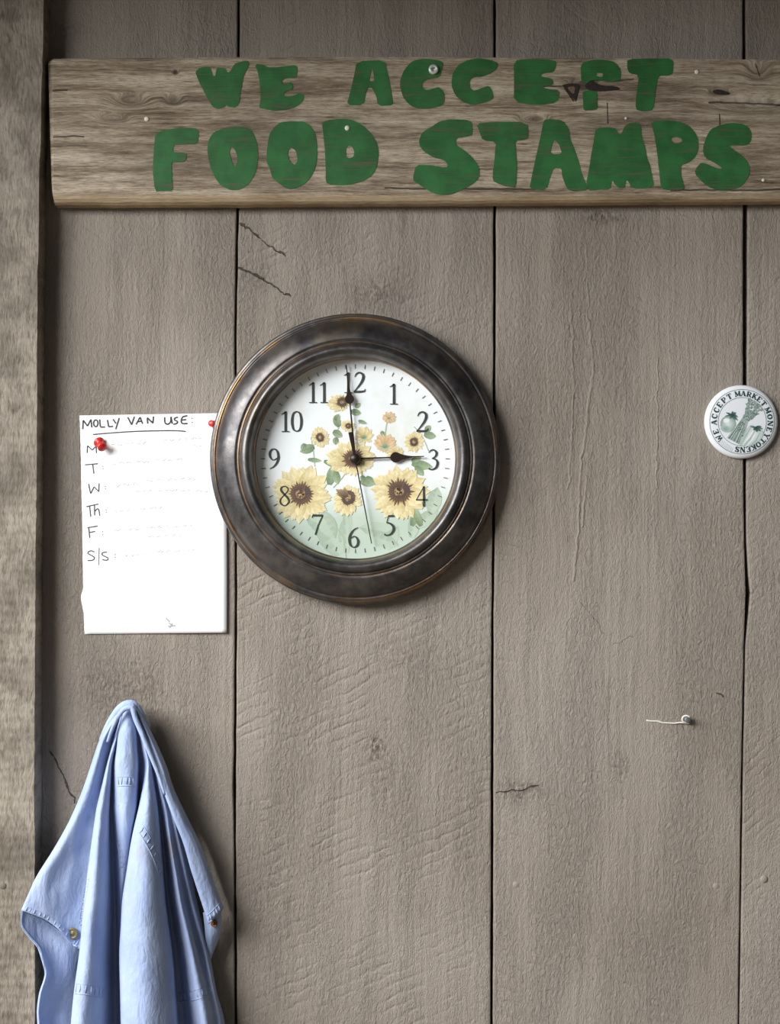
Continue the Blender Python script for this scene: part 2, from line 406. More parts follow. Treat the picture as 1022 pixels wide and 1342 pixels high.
# ---------------------------------------------------------------- wooden sign
SD = 22.0
sign = empty('wooden_sign', P(545, 270, 0))
tag(sign, 'weathered plank sign with green hand-painted lettering across the top of the wall', 'sign')
def sign_material():
    m = NT('weathered_plank'); p = m.pos()
    w = m.vm('ADD', p, m.vm('MULTIPLY', m.vm('SUBTRACT', m.noise(p, 14, 2, .5, col=True), (.5, .5, .5)), (0, 0, .004)))
    kd = None; kdark = None
    for (px, py, rx, ry, dk) in ((762, 113, 22, 9, .95), (992, 92, 15, 13, .35), (942, 121, 13, 4.5, 1.3), (230, 94, 3.5, 3, 1.6), (227, 131, 10, 7, .75), (170, 133, 26, 10, .45), (148, 155, 20, 6, .4), (985, 140, 60, 14, .35), (700, 158, 22, 7, .35)):
        vv = m.vm('MULTIPLY', m.vm('SUBTRACT', w, tuple(P(px, py, SD))), (1/(rx*S), 0, 1/(ry*S)))
        l = m.vm('LENGTH', vv); g = m.math('EXPONENT', m.math('MULTIPLY', m.math('MULTIPLY', l, l), -1.3))
        gk = m.math('MULTIPLY', g, dk)
        kdark = gk if kdark is None else m.math('ADD', kdark, gk)
        kd = g if kd is None else m.math('ADD', kd, g)
    bend = m.n('ShaderNodeCombineXYZ', None, X=0.0, Y=0.0, Z=m.math('MULTIPLY', kd, .012)).outputs[0]
    w = m.vm('ADD', w, bend)
    g = m.noise(m.vm('MULTIPLY', w, (26, 30, 480)), 1, 6, .72)
    g2 = m.noise(m.vm('MULTIPLY', w, (6, 8, 90)), 1, 5, .65)
    f = m.noise(m.vm('MULTIPLY', w, (110, 90, 1300)), 1, 4, .65)
    st = m.noise(m.vm('MULTIPLY', p, (5, 5, 22)), 1, 5, .65)
    c = m.ramp(m.math('ADD', m.math('MULTIPLY', g, .45), m.math('MULTIPLY', g2, .55)),
               [(.35, lin((88, 73, 58))), (.445, lin((146, 129, 108))), (.53, lin((186, 170, 147))), (.64, lin((212, 200, 180)))])
    c = m.mix(m.smooth(st, .46, .70, 0, .7), c, lin((92, 77, 62)))
    c = m.mix(m.smooth(f, .34, .56, .5, 0), c, lin((66, 54, 43)))
    c = m.mix(m.smooth(f, .55, .72, 0, .35), c, lin((204, 194, 176)))
    xs = m.n('ShaderNodeSeparateXYZ', None, Vector=p).outputs
    # bare, less weathered wood worn along the lower arris
    edge = m.smooth(xs[2], P(0, 262, SD).z+.001, P(0, 255, SD).z+.004, 1, 0)
    edge = m.math('MULTIPLY', edge, m.smooth(m.noise(m.vm('MULTIPLY', p, (22, 1, 160)), 1, 4, .6), .30, .55, .3, 1))
    c = m.mix(m.math('MULTIPLY', edge, .6), c, lin((176, 150, 112)))
    # long splits, the shade and dirt inside them painted dark
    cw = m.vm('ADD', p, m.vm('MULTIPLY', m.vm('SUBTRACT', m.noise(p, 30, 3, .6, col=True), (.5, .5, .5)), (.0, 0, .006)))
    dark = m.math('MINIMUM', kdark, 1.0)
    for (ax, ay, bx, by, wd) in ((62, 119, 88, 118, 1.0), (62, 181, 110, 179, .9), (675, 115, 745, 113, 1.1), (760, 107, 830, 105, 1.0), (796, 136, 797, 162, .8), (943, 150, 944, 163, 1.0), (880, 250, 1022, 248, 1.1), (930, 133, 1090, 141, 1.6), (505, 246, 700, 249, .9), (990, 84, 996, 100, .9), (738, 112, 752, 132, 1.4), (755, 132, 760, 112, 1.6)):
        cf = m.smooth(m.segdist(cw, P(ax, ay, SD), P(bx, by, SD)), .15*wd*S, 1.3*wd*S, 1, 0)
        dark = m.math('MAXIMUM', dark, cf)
    thin = m.smooth(g, .24, .36, .6, 0)
    dark = m.math('MAXIMUM', dark, thin)
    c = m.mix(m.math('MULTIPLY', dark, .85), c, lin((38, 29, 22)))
    m.base(c); m.rough(.82)
    h = m.math('ADD', m.math('ADD', g, m.math('MULTIPLY', f, .5)), m.math('MULTIPLY', dark, -1.0))
    m.bump(h, .0011)
    return m, c, h
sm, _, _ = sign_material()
TOPL = [(55, 76), (64, 76), (320, 74), (560, 74), (800, 75), (1022, 77.5), (1330, 79)]
BOTL = [(55, 264), (64, 269), (70, 272), (320, 271), (700, 269), (1022, 267), (1330, 265)]
v = []; f = []; NS = 150; K = None
for i in range(NS+1):
    x = 62 + (1318-62)*(i/NS)
    t = interp(TOPL, x)[0] + mnoise.noise(Vector((x*.05, 1, 0)))*.7
    b = interp(BOTL, x)[0] + mnoise.noise(Vector((x*.03, 5, 0)))*.8
    e = min(1, (x-62)/6.0); e = math.sqrt(max(0, 1-(1-e)**2))   # rounded left end
    zt, zb = P(x, t, SD).z, P(x, b, 5).z
    X = P(x if i else 62, t, SD).x
    # lower-left corner leans in
    inset = 1.0-e
    zt -= .0025*inset; zb += .006*inset
    wv = mnoise.noise(Vector((x*.02, 9, 1)))*.0008
    dd = SD/1000 - .0025*inset + wv*.3
    sec = [(-.0003, zt), (-dd+.003, zt), (-dd+.0008, zt-.0006), (-dd, zt-.003), (-dd, zt-.02), (-dd, (zt+zb)/2), (-dd, zb+.012), (-dd+.0007, zb+.0055), (-dd+.0025, zb+.002), (-dd+.006, zb), (-.0003, zb)]
    K = len(sec)
    for (yy, zz) in sec: v.append((X + (.004*(1-(zz-zb)/(zt-zb)) if i == 0 else 0), yy, zz))
for i in range(NS):
    for k in range(K):
        a = i*K+k; b = i*K+(k+1) % K; f.append((a, b, b+K, a+K))
f.append(tuple(reversed(range(K)))); f.append(tuple(range(NS*K, NS*K+K)))
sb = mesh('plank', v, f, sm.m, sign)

# green paint, worn so that the grain shows through
gm = NT('worn_green_paint'); p = gm.pos()
g = gm.noise(gm.vm('MULTIPLY', p, (22, 30, 420)), 1, 5, .65)
g3 = gm.noise(gm.vm('MULTIPLY', p, (40, 1, 40)), 1, 3, .6)
wear = gm.smooth(gm.math('ADD', g, gm.math('MULTIPLY', gm.math('SUBTRACT', g3, .5), .35)), .30, .47, .8, 0)
cg = gm.mix(gm.smooth(g3, .3, .7), lin((24, 86, 36)), lin((42, 108, 50)))
gm.base(gm.mix(wear, cg, lin((84, 82, 58)))); gm.rough(.62)
gm.bump(g, .0008)
def T(ox, oy, sc): return lambda pts: [(ox+x/sc, oy+y/sc) for x, y in pts]
LET = []
t = T(250, 70, 6.3875)
LET.append([t([(38,160),(60,128),(110,112),(158,112),(172,145),(188,190),(205,188),(215,120),(260,118),(292,128),(312,165),(335,140),(365,85),(420,68),(485,60),(488,95),(445,180),(430,260),(412,340),(408,410),(375,452),(310,448),(295,425),(280,450),(225,468),(180,445),(140,380),(110,320),(75,250),(50,195)])])
LET.append([t([(535,88),(610,92),(640,115),(700,118),(820,103),(885,100),(893,140),(885,205),(800,205),(765,220),(762,262),(800,262),(835,235),(850,260),(855,303),(800,312),(770,345),(800,362),(870,350),(910,330),(945,350),(945,385),(895,440),(800,470),(700,482),(620,465),(570,455),(583,380),(580,260),(565,170)])])
t = T(450, 70, 4.867)
LET.append([t([(85,50),(265,40),(285,140),(310,270),(322,330),(220,335),(210,275),(185,222),(160,215),(145,235),(128,330),(20,330),(45,240),(65,150)]), t([(182,85),(198,165),(188,180),(160,175)])])
LET.append([t([(460,40),(530,33),(635,48),(630,100),(610,155),(540,162),(505,185),(500,215),(525,235),(570,225),(610,212),(640,250),(645,300),(630,330),(560,350),(480,355),(420,330),(380,280),(362,220),(362,165),(390,100),(425,60)])])
LET.append([t([(800,38),(870,30),(940,42),(985,60),(980,95),(940,125),(890,148),(830,150),(803,175),(808,225),(840,238),(880,220),(930,205),(950,240),(960,285),(900,315),(820,330),(760,310),(710,265),(687,200),(695,130),(730,75)])])
t = T(660, 70, 4.258)
LET.append([t([(55,40),(150,28),(290,38),(295,65),(280,105),(215,112),(205,130),(270,140),(280,175),(210,185),(240,198),(315,205),(300,275),(180,288),(55,272),(58,150)])])
LET.append([t([(428,60),(480,38),(560,33),(625,50),(655,95),(650,150),(600,158),(540,152),(505,146),(470,162),(432,166)]), t([(520,108),(555,110),(550,135),(515,126)])])
LET[-1].append('lower'); LET.append([t([(440,210),(480,205),(520,205),(522,255),(525,310),(485,317),(445,320),(442,265)])])
LET.append([t([(690,30),(830,28),(945,28),(945,90),(935,122),(860,125),(848,200),(835,315),(780,325),(733,312),(740,230),(755,120),(700,112),(688,80)])])
t = T(190, 150, 6.3875)
LET.append([t([(85,155),(200,122),(320,108),(455,118),(440,245),(350,250),(255,250),(235,265),(230,315),(300,318),(345,325),(350,365),(325,400),(250,400),(220,400),(225,520),(235,640),(150,640),(80,645),(65,450),(75,280)])])
LET.append([t([(600,135),(700,105),(800,98),(870,115),(915,170),(945,270),(945,400),(920,500),(870,580),(800,628),(720,635),(640,600),(580,525),(540,420),(520,300),(530,220),(560,165)]), t([(720,272),(750,290),(770,340),(770,400),(750,440),(725,400),(705,310)])])
t = T(340, 150, 6.3875)
LET.append([t([(170,65),(280,55),(380,60),(440,110),(470,180),(485,280),(475,420),(440,510),(380,580),(290,622),(220,620),(150,570),(105,530),(85,450),(58,400),(60,300),(80,170),(120,110)]), t([(262,275),(300,300),(315,350),(318,390),(295,425),(255,395),(235,340),(240,300)])])
LET.append([t([(520,65),(600,42),(700,35),(790,48),(870,95),(940,165),(985,250),(998,320),(985,430),(945,510),(850,565),(740,592),(600,590),(553,570),(553,450),(548,320),(535,180)]), t([(725,262),(770,262),(795,310),(785,355),(745,368),(722,345)])])
t = T(530, 150, 6.0118)
LET.append([t([(525,45),(535,100),(535,165),(470,180),(410,185),(400,235),(470,280),(540,340),(590,420),(590,490),(545,545),(460,590),(360,630),(260,632),(190,600),(110,550),(62,515),(90,395),(200,400),(330,420),(340,395),(310,360),(230,340),(160,300),(125,260),(112,205),(140,140),(215,95),(280,50),(380,36)])])
LET.append([t([(565,72),(700,58),(970,58),(975,185),(945,200),(870,205),(880,300),(885,400),(878,575),(830,572),(760,555),(690,525),(700,430),(712,320),(720,215),(615,205),(590,140)])])
t = T(690, 150, 6.0118)
LET.append([t([(135,45),(180,35),(285,45),(330,110),(345,200),(375,270),(410,370),(430,460),(465,540),(480,600),(340,605),(310,570),(280,490),(275,425),(215,422),(190,480),(155,595),(20,592),(40,490),(65,370),(90,260),(115,150)]), t([(220,198),(255,235),(280,312),(190,312),(200,240)])])
LET.append([t([(545,105),(690,100),(725,150),(745,155),(775,85),(840,60),(900,72),(905,180),(935,260),(950,350),(970,390),(985,470),(1005,575),(820,585),(810,540),(785,510),(775,575),(720,580),(695,550),(670,510),(660,590),(560,592),(482,600),(468,540),(490,430),(510,310),(530,200)])])
t = T(850, 150, 5.942)
LET.append([t([(15,55),(130,45),(240,55),(310,85),(355,130),(385,190),(388,270),(365,330),(310,375),(250,395),(250,460),(270,530),(280,585),(180,590),(95,580),(85,480),(75,380),(60,270),(45,160)]), t([(175,178),(215,172),(255,190),(262,212),(210,228),(175,205)])])
LET.append([t([(720,68),(780,100),(802,150),(795,210),(760,242),(620,240),(670,280),(740,330),(785,390),(785,470),(745,535),(690,578),(600,590),(490,580),(420,530),(355,455),(375,410),(410,372),(480,395),(530,420),(575,425),(555,405),(510,375),(440,340),(418,270),(440,190),(480,115),(560,80),(640,65)])])
prev = None
for loops in LET:
    loops = [l for l in loops if not isinstance(l, str)]
    sl = []
    for l in loops:
        c = chaikin(l, .2)
        sl.append([(q.x + mnoise.noise(Vector((q.x*.5, q.y*.5, 3)))*.5, q.y + mnoise.noise(Vector((q.x*.5, q.y*.5, 8)))*.4) for q in c])
    slab('painted_letter', sl, SD-1.2, SD+.45, gm.m, sign)

steel = plain('zinc_steel', (170, 172, 172), .35, .9, 300)
lathe('screw', [(.0048, -.002), (.0048, .0018), (.0041, .0030), (.0023, .0030), (.0021, .0026), (.0019, .0003), (0, .0003)], P(568, 91.5, SD+.3), plain('washer_steel', (206, 205, 200), .35, .25), sign, 24)
fleck = plain('white_fleck', (222, 216, 200), .6)
for (px, py, r, hgt) in ((455, 168, .0026, .0012), (192, 156, .0024, .0005), (820, 155, .0013, .0004), (913, 94, .0022, .0004), (1000, 236, .0016, .0004)):
    o = lathe('paint_fleck', [(r, -.0015), (r*.95, hgt*.5), (r*.6, hgt), (0, hgt)], P(px, py, SD+.4), fleck, sign, 10)
# broken knot in the plank
kn = plain('dead_knot_wood', (46, 36, 28), .8, nscale=260, namp=.4, bump=.001)
for pts in ([(737,111),(748,109),(760,110),(757,122),(754,132),(747,125),(741,118)], [(765,112),(775,104),(780,108),(788,112),(808,113),(814,117),(800,119),(784,120),(770,118)]):
    slab('knot', [[(q.x, q.y) for q in chaikin(pts)]], SD-1, SD+.55, kn, sign)
slab('knot', [[(q.x, q.y) for q in chaikin([(743,114),(754,113),(752,124),(747,120)])]], SD-1, SD+.65, plain('knot_heart', (112, 92, 72), .8, nscale=200, bump=.001), sign)
slab('knot', [[(q.x, q.y) for q in chaikin([(933,119),(942,117),(956,121),(957,124),(947,124.5),(937,123)])]], SD-1, SD+.3, kn, sign)

# ---------------------------------------------------------------- clock
CC = (466.0, 602.0)
clock = empty('wall_clock', P(CC[0], CC[1], 0))
tag(clock, 'round dark bronze wall clock with sunflower dial', 'clock')
cm = NT('antiqued_dark_bronze'); p = cm.pos()
ctr = P(CC[0], CC[1], 20)
rad = cm.vm('LENGTH', cm.vm('MULTIPLY', cm.vm('SUBTRACT', p, tuple(ctr)), (1, 0, 1)))
rpx = cm.math('DIVIDE', rad, S)
n1 = cm.noise(p, 26, 5, .65); n2 = cm.noise(p, 110, 4, .6); n3 = cm.noise(p, 9, 3, .55)
c = cm.mix(cm.smooth(n1, .35, .68), lin((70, 68, 70)), lin((112, 108, 105)))
c = cm.mix(cm.smooth(n3, .55, .72, 0, .5), c, lin((122, 108, 86)))
rub = None
for rr, wd, am in ((183.5, 1.6, 1.0), (179.0, .9, .7), (150.5, 1.0, .8), (146.5, .7, .5), (130.5, 1.2, .7)):
    e = cm.smooth(cm.math('ABSOLUTE', cm.math('SUBTRACT', rpx, rr)), wd*.3, wd*1.3, am, 0)
    rub = e if rub is None else cm.math('MAXIMUM', rub, e)
rub = cm.math('MULTIPLY', rub, cm.smooth(cm.noise(p, 16, 4, .6), .40, .60, 0, .85))
c = cm.mix(rub, c, lin((166, 122, 66)))
cm.base(c); cm.b.inputs['Metallic'].default_value = .85
cm.b.inputs['Specular IOR Level'].default_value = .8
cm.rough(cm.smooth(n2, .3, .7, .36, .48)); cm.bump(cm.math('ADD', cm.math('MULTIPLY', n2, .3), n1), .0004)
prof = [(183, .3), (184, 8), (187.2, 9), (188.6, 11), (188.9, 13.5), (188.0, 16), (186.2, 17.2), (184.8, 17.0), (184.0, 18.6), (182.6, 20), (181.0, 19.8), (180.2, 19.2), (179.2, 20.4), (177.0, 22.6), (172, 26.6), (166, 30.0), (160, 32.4), (155, 33.6), (152.6, 33.9), (151.8, 33.0), (151.0, 33.2), (150.0, 34.4), (148.8, 34.6), (148.0, 33.8), (147.2, 34.4), (146, 36.4), (143.5, 38.8), (141, 39.8), (138.5, 39.9), (136, 38.8), (134, 36.8), (132.2, 33.2), (131.2, 28.5), (130.8, 24.5), (129.8, 24.0), (129.4, 22), (129.3, 15.0)]
lathe('frame', [(r*S, h/1000) for r, h in prof], P(CC[0], CC[1], 0), cm.m, clock, 160, close=False)
backm = plain('clock_back', (30, 27, 25), .8)
lathe('back_plate', [(182.5*S, .001), (182.5*S, .004), (0, .004)], P(CC[0], CC[1], 0), backm, clock, 96)

DZ = 16.0
CD = P(CC[0], CC[1], 0)
def DP(dx, dy, h=DZ):
    """dial coordinates in photo pixels from the clock's axis; every layer shares the axis"""
    return Vector((CD.x + dx*S*.990, -h/1000, CD.z - dy*S*.990))
def on_dial(h):
    return lambda px, py, d=None: DP(px-CC[0], py-CC[1], h if d is None else d)
dm = NT('printed_dial'); p = dm.pos()
rel = dm.vm('SUBTRACT', p, tuple(CD))
sx = dm.n('ShaderNodeSeparateXYZ', None, Vector=rel).outputs
yy = dm.math('DIVIDE', sx[2], -S)
c = dm.mix(dm.smooth(dm.math('ADD', yy, dm.math('MULTIPLY', dm.noise(p, 30, 4, .6), 40)), 40, 110), lin((236, 240, 240)), lin((186, 202, 186)))
cl = dm.noise(p, 18, 4, .6)
c = dm.mix(dm.smooth(cl, .50, .72, 0, .45), c, lin((212, 210, 186)))
dm.base(c); dm.rough(.5)
dial = lathe('dial', [(129.6*S, .010), (129.6*S, DZ/1000), (0, DZ/1000)], P(CC[0], CC[1], 0), dm.m, clock, 128, smooth=False)

vc = NT('printed_ink'); at = vc.n('ShaderNodeAttribute', {'attribute_name': 'Col'})
vc.base(vc.mix(vc.math('MULTIPLY', vc.noise(vc.pos(), 900, 2, .5), .25), at.outputs['Color'], (1, 1, 1), 'SOFT_LIGHT')); vc.rough(.5)
VC = vc.m
class Ink:
    def __init__(s, to): s.v = []; s.f = []; s.c = []; s.to = to; s.k = 0
    def poly(s, pts, cols, h):
        b = len(s.v); n = len(pts)
        area = sum(pts[i][0]*pts[(i+1) % n][1]-pts[(i+1) % n][0]*pts[i][1] for i in range(n))
        s.v += [s.to(x, y, h) for x, y in pts]
        s.c += [lin(c) for c in (cols if isinstance(cols, list) else [cols]*n)]
        s.f.append(tuple(range(b, b+n)) if area < 0 else tuple(reversed(range(b, b+n))))
    def disc(s, cx, cy, rx, ry, col, h, rot=0, n=18, jag=0, rim=None):
        pts = []
        for i in range(n):
            a = 2*math.pi*i/n; k = 1+random.uniform(-jag, jag)
            x, y = rx*k*math.cos(a), ry*k*math.sin(a)
            pts.append((cx+x*math.cos(rot)-y*math.sin(rot), cy+x*math.sin(rot)+y*math.cos(rot)))
        if rim is None: s.poly(pts, col, h)
        else:
            for i in range(n):
                s.poly([(cx, cy), pts[i], pts[(i+1) % n]], [col, rim, rim], h)
    def petal(s, bx, by, ang, ln, wd, c0, c1, h, bend=0.0):
        s.k += 1; h += (s.k % 40)*.0011; N = 5; L = []; Rr = []
        for i in range(N+1):
            t = i/N; w = wd*(math.sin(math.pi*min(1, (t*.86+.12)))**.8)*(1 if i < N else 0)
            a = ang+bend*t; x = bx+math.cos(a)*ln*t; y = by+math.sin(a)*ln*t
            L.append((x-math.sin(a)*w, y+math.cos(a)*w, t)); Rr.append((x+math.sin(a)*w, y-math.cos(a)*w, t))
        mixc = lambda t: tuple(c0[k]+(c1[k]-c0[k])*t for k in range(3))
        dk = lambda c: tuple(max(0, v-16) for v in c)
        M = [((l[0]+r[0])/2, (l[1]+r[1])/2, l[2]) for l, r in zip(L, Rr)]
        for i in range(N):
            s.poly([M[i][:2], M[i+1][:2], L[i+1][:2], L[i][:2]], [mixc(M[i][2]), mixc(M[i+1][2]), mixc(L[i+1][2]), mixc(L[i][2])], h)
            s.poly([M[i][:2], M[i+1][:2], Rr[i+1][:2], Rr[i][:2]], [dk(mixc(M[i][2])), mixc(M[i+1][2]), dk(mixc(Rr[i+1][2])), dk(mixc(Rr[i][2]))], h)
    def stroke(s, pts, col, h, w=1.0):
        b = len(s.v); v = []; f = []
        ribbon_data(pts, w, lambda x, y: s.to(x, y, h), v, f)
        s.v += v; s.f += [tuple(i+b for i in q) for q in f]; s.c += [lin(col)]*len(v)
    def build(s, name, parent): return mesh(name, s.v, s.f, VC, parent, cols=s.c)
TD = on_dial(DZ)
Y0, Y1, YO = (214, 188, 132), (234, 220, 172), (220, 190, 148)
LG, DG, GG = (166, 182, 148), (116, 136, 104), (168, 188, 170)
BR = (82, 66, 62)
def leaf(ink, x, y, ang, ln, wd, h, c0=DG, c1=LG):
    ink.petal(x, y, ang, ln, wd, c0, c1, h)
    ink.stroke([(x, y), (x+math.cos(ang)*ln*.85, y+math.sin(ang)*ln*.85)], tuple(v*.8 for v in c0), h+.02, .6)
# ghost leaves and stems
ink = Ink(TD); h = DZ+.10
for (x, y, a, l, w) in ((445, 728, -118, 60, 15), (448, 712, -75, 42, 8), (440, 700, -150, 46, 11), (520, 700, -170, 50, 11), (545, 690, -35, 36, 9), (505, 720, -60, 34, 9), (480, 700, 20, 46, 10), (565, 672, -75, 34, 10), (455, 725, -92, 60, 5), (420, 672, 60, 40, 12), (540, 705, -80, 40, 8)):
    ink.petal(x, y, R(a), l, w, (180, 196, 176), (172, 189, 168), h); h += .012
for pts in ([(413, 612), (411, 590), (408, 575), (415, 565)], [(447, 552), (444, 562), (440, 570), (446, 585)], [(454, 732), (450, 705), (440, 690), (428, 682)], [(437, 640), (448, 628), (455, 618)],
            [(508, 552), (506, 562), (505, 572)], [(543, 560), (552, 570), (558, 582), (562, 592)], [(470, 556), (476, 552)], [(432, 610), (442, 622), (440, 632)]):
    ink.stroke([tuple(q) for q in spline([(x, y, 0) for x, y in pts], 4)] if False else pts, LG, DZ+.26, 1.3)
for (x, y, a, l, w) in ((412, 586, 160, 20, 6), (400, 582, 110, 11, 4), (445, 560, -115, 16, 5), (440, 552, -60, 10, 4), (437, 566, 30, 14, 5), (441, 574, 100, 10, 4), (460, 540, 10, 14, 4.5), (466, 535, -40, 9, 3), (556, 570, 10, 16, 5), (558, 566, -50, 10, 4), (540, 608, 10, 28, 6), (545, 612, 50, 16, 5), (540, 606, -30, 14, 4), (432, 636, -80, 26, 6), (440, 618, 80, 18, 5), (425, 605, 20, 22, 4), (404, 603, 5, 18, 3), (480, 626, 40, 16, 5), (472, 632, 15, 18, 4), (474, 624, 60, 14, 4), (540, 690, -70, 22, 5), (552, 690, -110, 24, 5), (470, 552, 20, 12, 2.5), (500, 566, 60, 8, 3)):
    leaf(ink, x, y, R(a), l, w, DZ+.28)
ink.build('leaf_print', dial)
def flower(cx, cy, rx, ry, n, dr, tilt=0, dcx=0, dcy=0, h0=.32, pinkish=False, back=False, wide=.22):
    ink = Ink(TD); c0 = YO if pinkish else Y0; c1 = (222, 190, 150) if pinkish else Y1
    for layer in range(3):
        for i in range(n):
            a = 2*math.pi*(i+.33*layer+random.uniform(-.2, .2))/n
            k = (1.0, .93, .80)[layer]*random.uniform(.88, 1.04)
            ex, ey = rx*k*math.cos(a), ry*k*math.sin(a)
            ex, ey = ex*math.cos(tilt)-ey*math.sin(tilt), ex*math.sin(tilt)+ey*math.cos(tilt)
            bx, by = cx+dcx, cy+dcy
            tx, ty = cx+ex-bx, cy+ey-by; ln = math.hypot(tx, ty)
            j = random.uniform(-10, 10)
            ink.petal(bx, by, math.atan2(ty, tx), ln, max(1.3, ln*wide), tuple(v-18+j for v in c0), tuple(min(255, v+j) for v in c1), DZ+h0+layer*.03+i*.0012, random.uniform(-.12, .12))
    if back:
        ink.disc(cx+dcx, cy+dcy+dr*.3, dr, dr*.8, LG, DZ+h0+.14, n=9, jag=.3)
        for i in range(5): ink.petal(cx+dcx, cy+dcy+dr*.4, R(-150+30*i), dr*1.5, dr*.22, DG, LG, DZ+h0+.16)
    elif dr:
        ry_ = dr*ry/rx
        for i in range(26):
            a = 2*math.pi*i/26; k = random.uniform(1.1, 1.5)
            ink.petal(cx+dcx, cy+dcy, a, dr*k, dr*.14, BR, (120, 92, 70), DZ+h0+.13)
        ink.disc(cx+dcx, cy+dcy, dr, ry_, BR, DZ+h0+.15, tilt, 22, .06)
        ink.disc(cx+dcx-dr*.05, cy+dcy, dr*.46, ry_*.46, (196, 170, 112), DZ+h0+.17, tilt, 14, .15, rim=(140, 112, 82))
        for i in range(int(4+dr)):
            a = random.uniform(0, 6.28); q = random.uniform(.1, .42)
            ink.disc(cx+dcx+dr*q*math.cos(a), cy+dcy+ry_*q*math.sin(a), dr*.10, dr*.07, (98, 76, 60), DZ+h0+.19, a, 6)
    ink.build('sunflower_print', dial)
flower(470, 556, 2, 2, 6, 0) if False else None
flower(477, 571, 14, 13, 9, 4, dcy=3, back=True)
flower(518, 594, 14, 10, 8, 0, h0=.30)
flower(505, 581, 16, 14, 10, 5, dcy=5, back=True, pinkish=True, h0=.34)
flower(510, 548, 10, 9, 9, 2.4, dcy=1, back=True, pinkish=True)
flower(543, 580, 14, 15, 13, 5.2, tilt=.3)
flower(420, 574, 12.5, 15, 14, 5, tilt=-.3)
flower(445, 529, 17, 12.5, 14, 6.5, tilt=-.15, dcx=4, dcy=-1)
flower(456, 559, 11, 9, 11, 3.6, tilt=.2, dcx=1)
flower(461, 602, 34, 25, 17, 11, dcx=2, h0=.42)
flower(455, 657, 20, 23, 14, 8.5, tilt=.3, dcx=2, dcy=-4, h0=.44)
flower(396, 648, 40, 39, 19, 13.5, dcx=-1, h0=.46)
flower(524, 647, 40, 37, 19, 14, dcx=0, dcy=-2, h0=.46)
ik = Ink(TD)
for (a, l) in ((200, 15), (230, 14), (255, 13), (215, 18)): ik.petal(455, 652, R(a), l, 3, BR, (176, 150, 104), DZ+.72)
ik.build('sunflower_print', dial)

inkm = plain('numeral_ink', (52, 60, 54), .5)
GLY = {
 '1': [[(9,1,3.2),(9,14,3.0),(9,27,3.2)], [(3.5,5,.9),(6.2,3.6,1.3),(9.6,1.2,2.2)], [(4,27.4,1.2),(14,27.4,1.2)]],
 '2': ['s', [(3,7,.9),(5,3,1.7),(9,1.2,2.1),(13.4,3.4,3.0),(14,8.5,3.4),(11,15,2.6),(6,21.5,1.7),(2,26.6,1.2)], [(1.6,26.2,2.8),(10,26.2,2.6),(15.2,25.4,2),(16.8,22.6,.8)]],
 '3': ['s', [(3,5.2,.9),(6,2,1.7),(10,1.5,2),(13.2,5,3),(12,9.6,2.2),(7.4,12.6,1.2)], [(7.4,12.6,1.2),(12.6,14.2,2.2),(14.6,19,3.2),(12.2,24.8,2.6),(7,27,1.7),(3,25.8,2.4)]],
 '4': [[(11.8,1,1.1),(2,18.6,1.1)], [(1.5,18.8,1.9),(16.5,18.8,1.9)], [(11.8,1,2.9),(11.8,27.6,2.9)]],
 '5': ['s', [(15,1.8,2.4),(7.2,2.0,2.4)], [(7.4,1.8,1.1),(5,10.8,1.2)], [(5,10.6,1.6),(10,12,2.4),(13.8,16,3.2),(13.8,21,3.2),(10,25.8,2.2),(5,27.2,1.6),(2,25.6,2.4)]],
 '6': ['s', [(14.5,.9,.9),(9,4,1.7),(4.6,10,2.8),(3.2,17,3.2),(4.7,24,2.6),(9,26.9,1.5),(13.3,24.4,2.6),(14.6,19,3),(12.4,14,2),(9,12.6,1.3),(5,15,1.1)]],
 '7': [[(2,2.2,2.6),(15.6,2.2,2.6)], [(15.2,2.6,1.4),(9.4,15,1.7),(5.6,27.5,2.1)], [(2.2,2,1.1),(1.5,5.4,.9)]],
 '8': ['s', [(9,1.2,1.3),(4.6,3.2,2.4),(4.2,7,3),(8,12,3),(12.8,17,3),(14.2,22,2.6),(9,27,1.5),(3.7,24,2.4),(3.2,19,2),(7,14,1.3),(12.4,8,1.5),(12.8,4,1.9),(9,1.2,1.3)]],
 '0': ['s', [(9,1.1,1.3),(4.6,4,2.4),(2.9,14,3.2),(4.6,24,2.4),(9,26.9,1.3),(13.4,24,2.4),(15.1,14,3.2),(13.4,4,2.4),(9,1.1,1.3)]],
}
GLY['9'] = ['s', [(18-x, 28-y, w) for x, y, w in GLY['6'][1]]]
def numeral(txt, cx, cy, k=1.0):
    v = []; f = []; adv = 14.5 if len(txt) > 1 else 18
    x0 = cx - (adv*(len(txt)-1)+18)/2*k; y0 = cy-14*k
    for j, ch in enumerate(txt):
        st = GLY[ch]; sm_ = st[0] == 's'
        for q in (st[1:] if sm_ else st):
            pts = [(x0+(j*adv+x)*k, y0+y*k, w*k) for x, y, w in q]
            if sm_ and len(pts) > 2: pts = [tuple(a) for a in spline(pts, 5)]
            ribbon_data(pts, 1, lambda x, y: TD(x, y, DZ+.80), v, f)
    return mesh('numeral', v, f, inkm, dial)
for txt, x, y in (('12', 464, 502), ('1', 516.5, 517), ('2', 553.5, 553.5), ('3', 568, 603), ('4', 553, 651), ('5', 511, 689), ('6', 464, 705), ('7', 417, 688), ('8', 374, 650.5), ('9', 359.5, 602), ('10', 382, 553), ('11', 418, 515)):
    numeral(txt, x, y)
v = []; f = []
for i in range(60):
    a = 2*math.pi*i/60; sA, cA = math.sin(a), -math.cos(a)
    ribbon_data([(CC[0]+sA*118, CC[1]+cA*118), (CC[0]+sA*123.5, CC[1]+cA*123.5)], 1.0, lambda x, y: TD(x, y, DZ+.55), v, f)
mesh('minute_track', v, f, plain('grey_track_ink', (96, 100, 90), .5), dial)

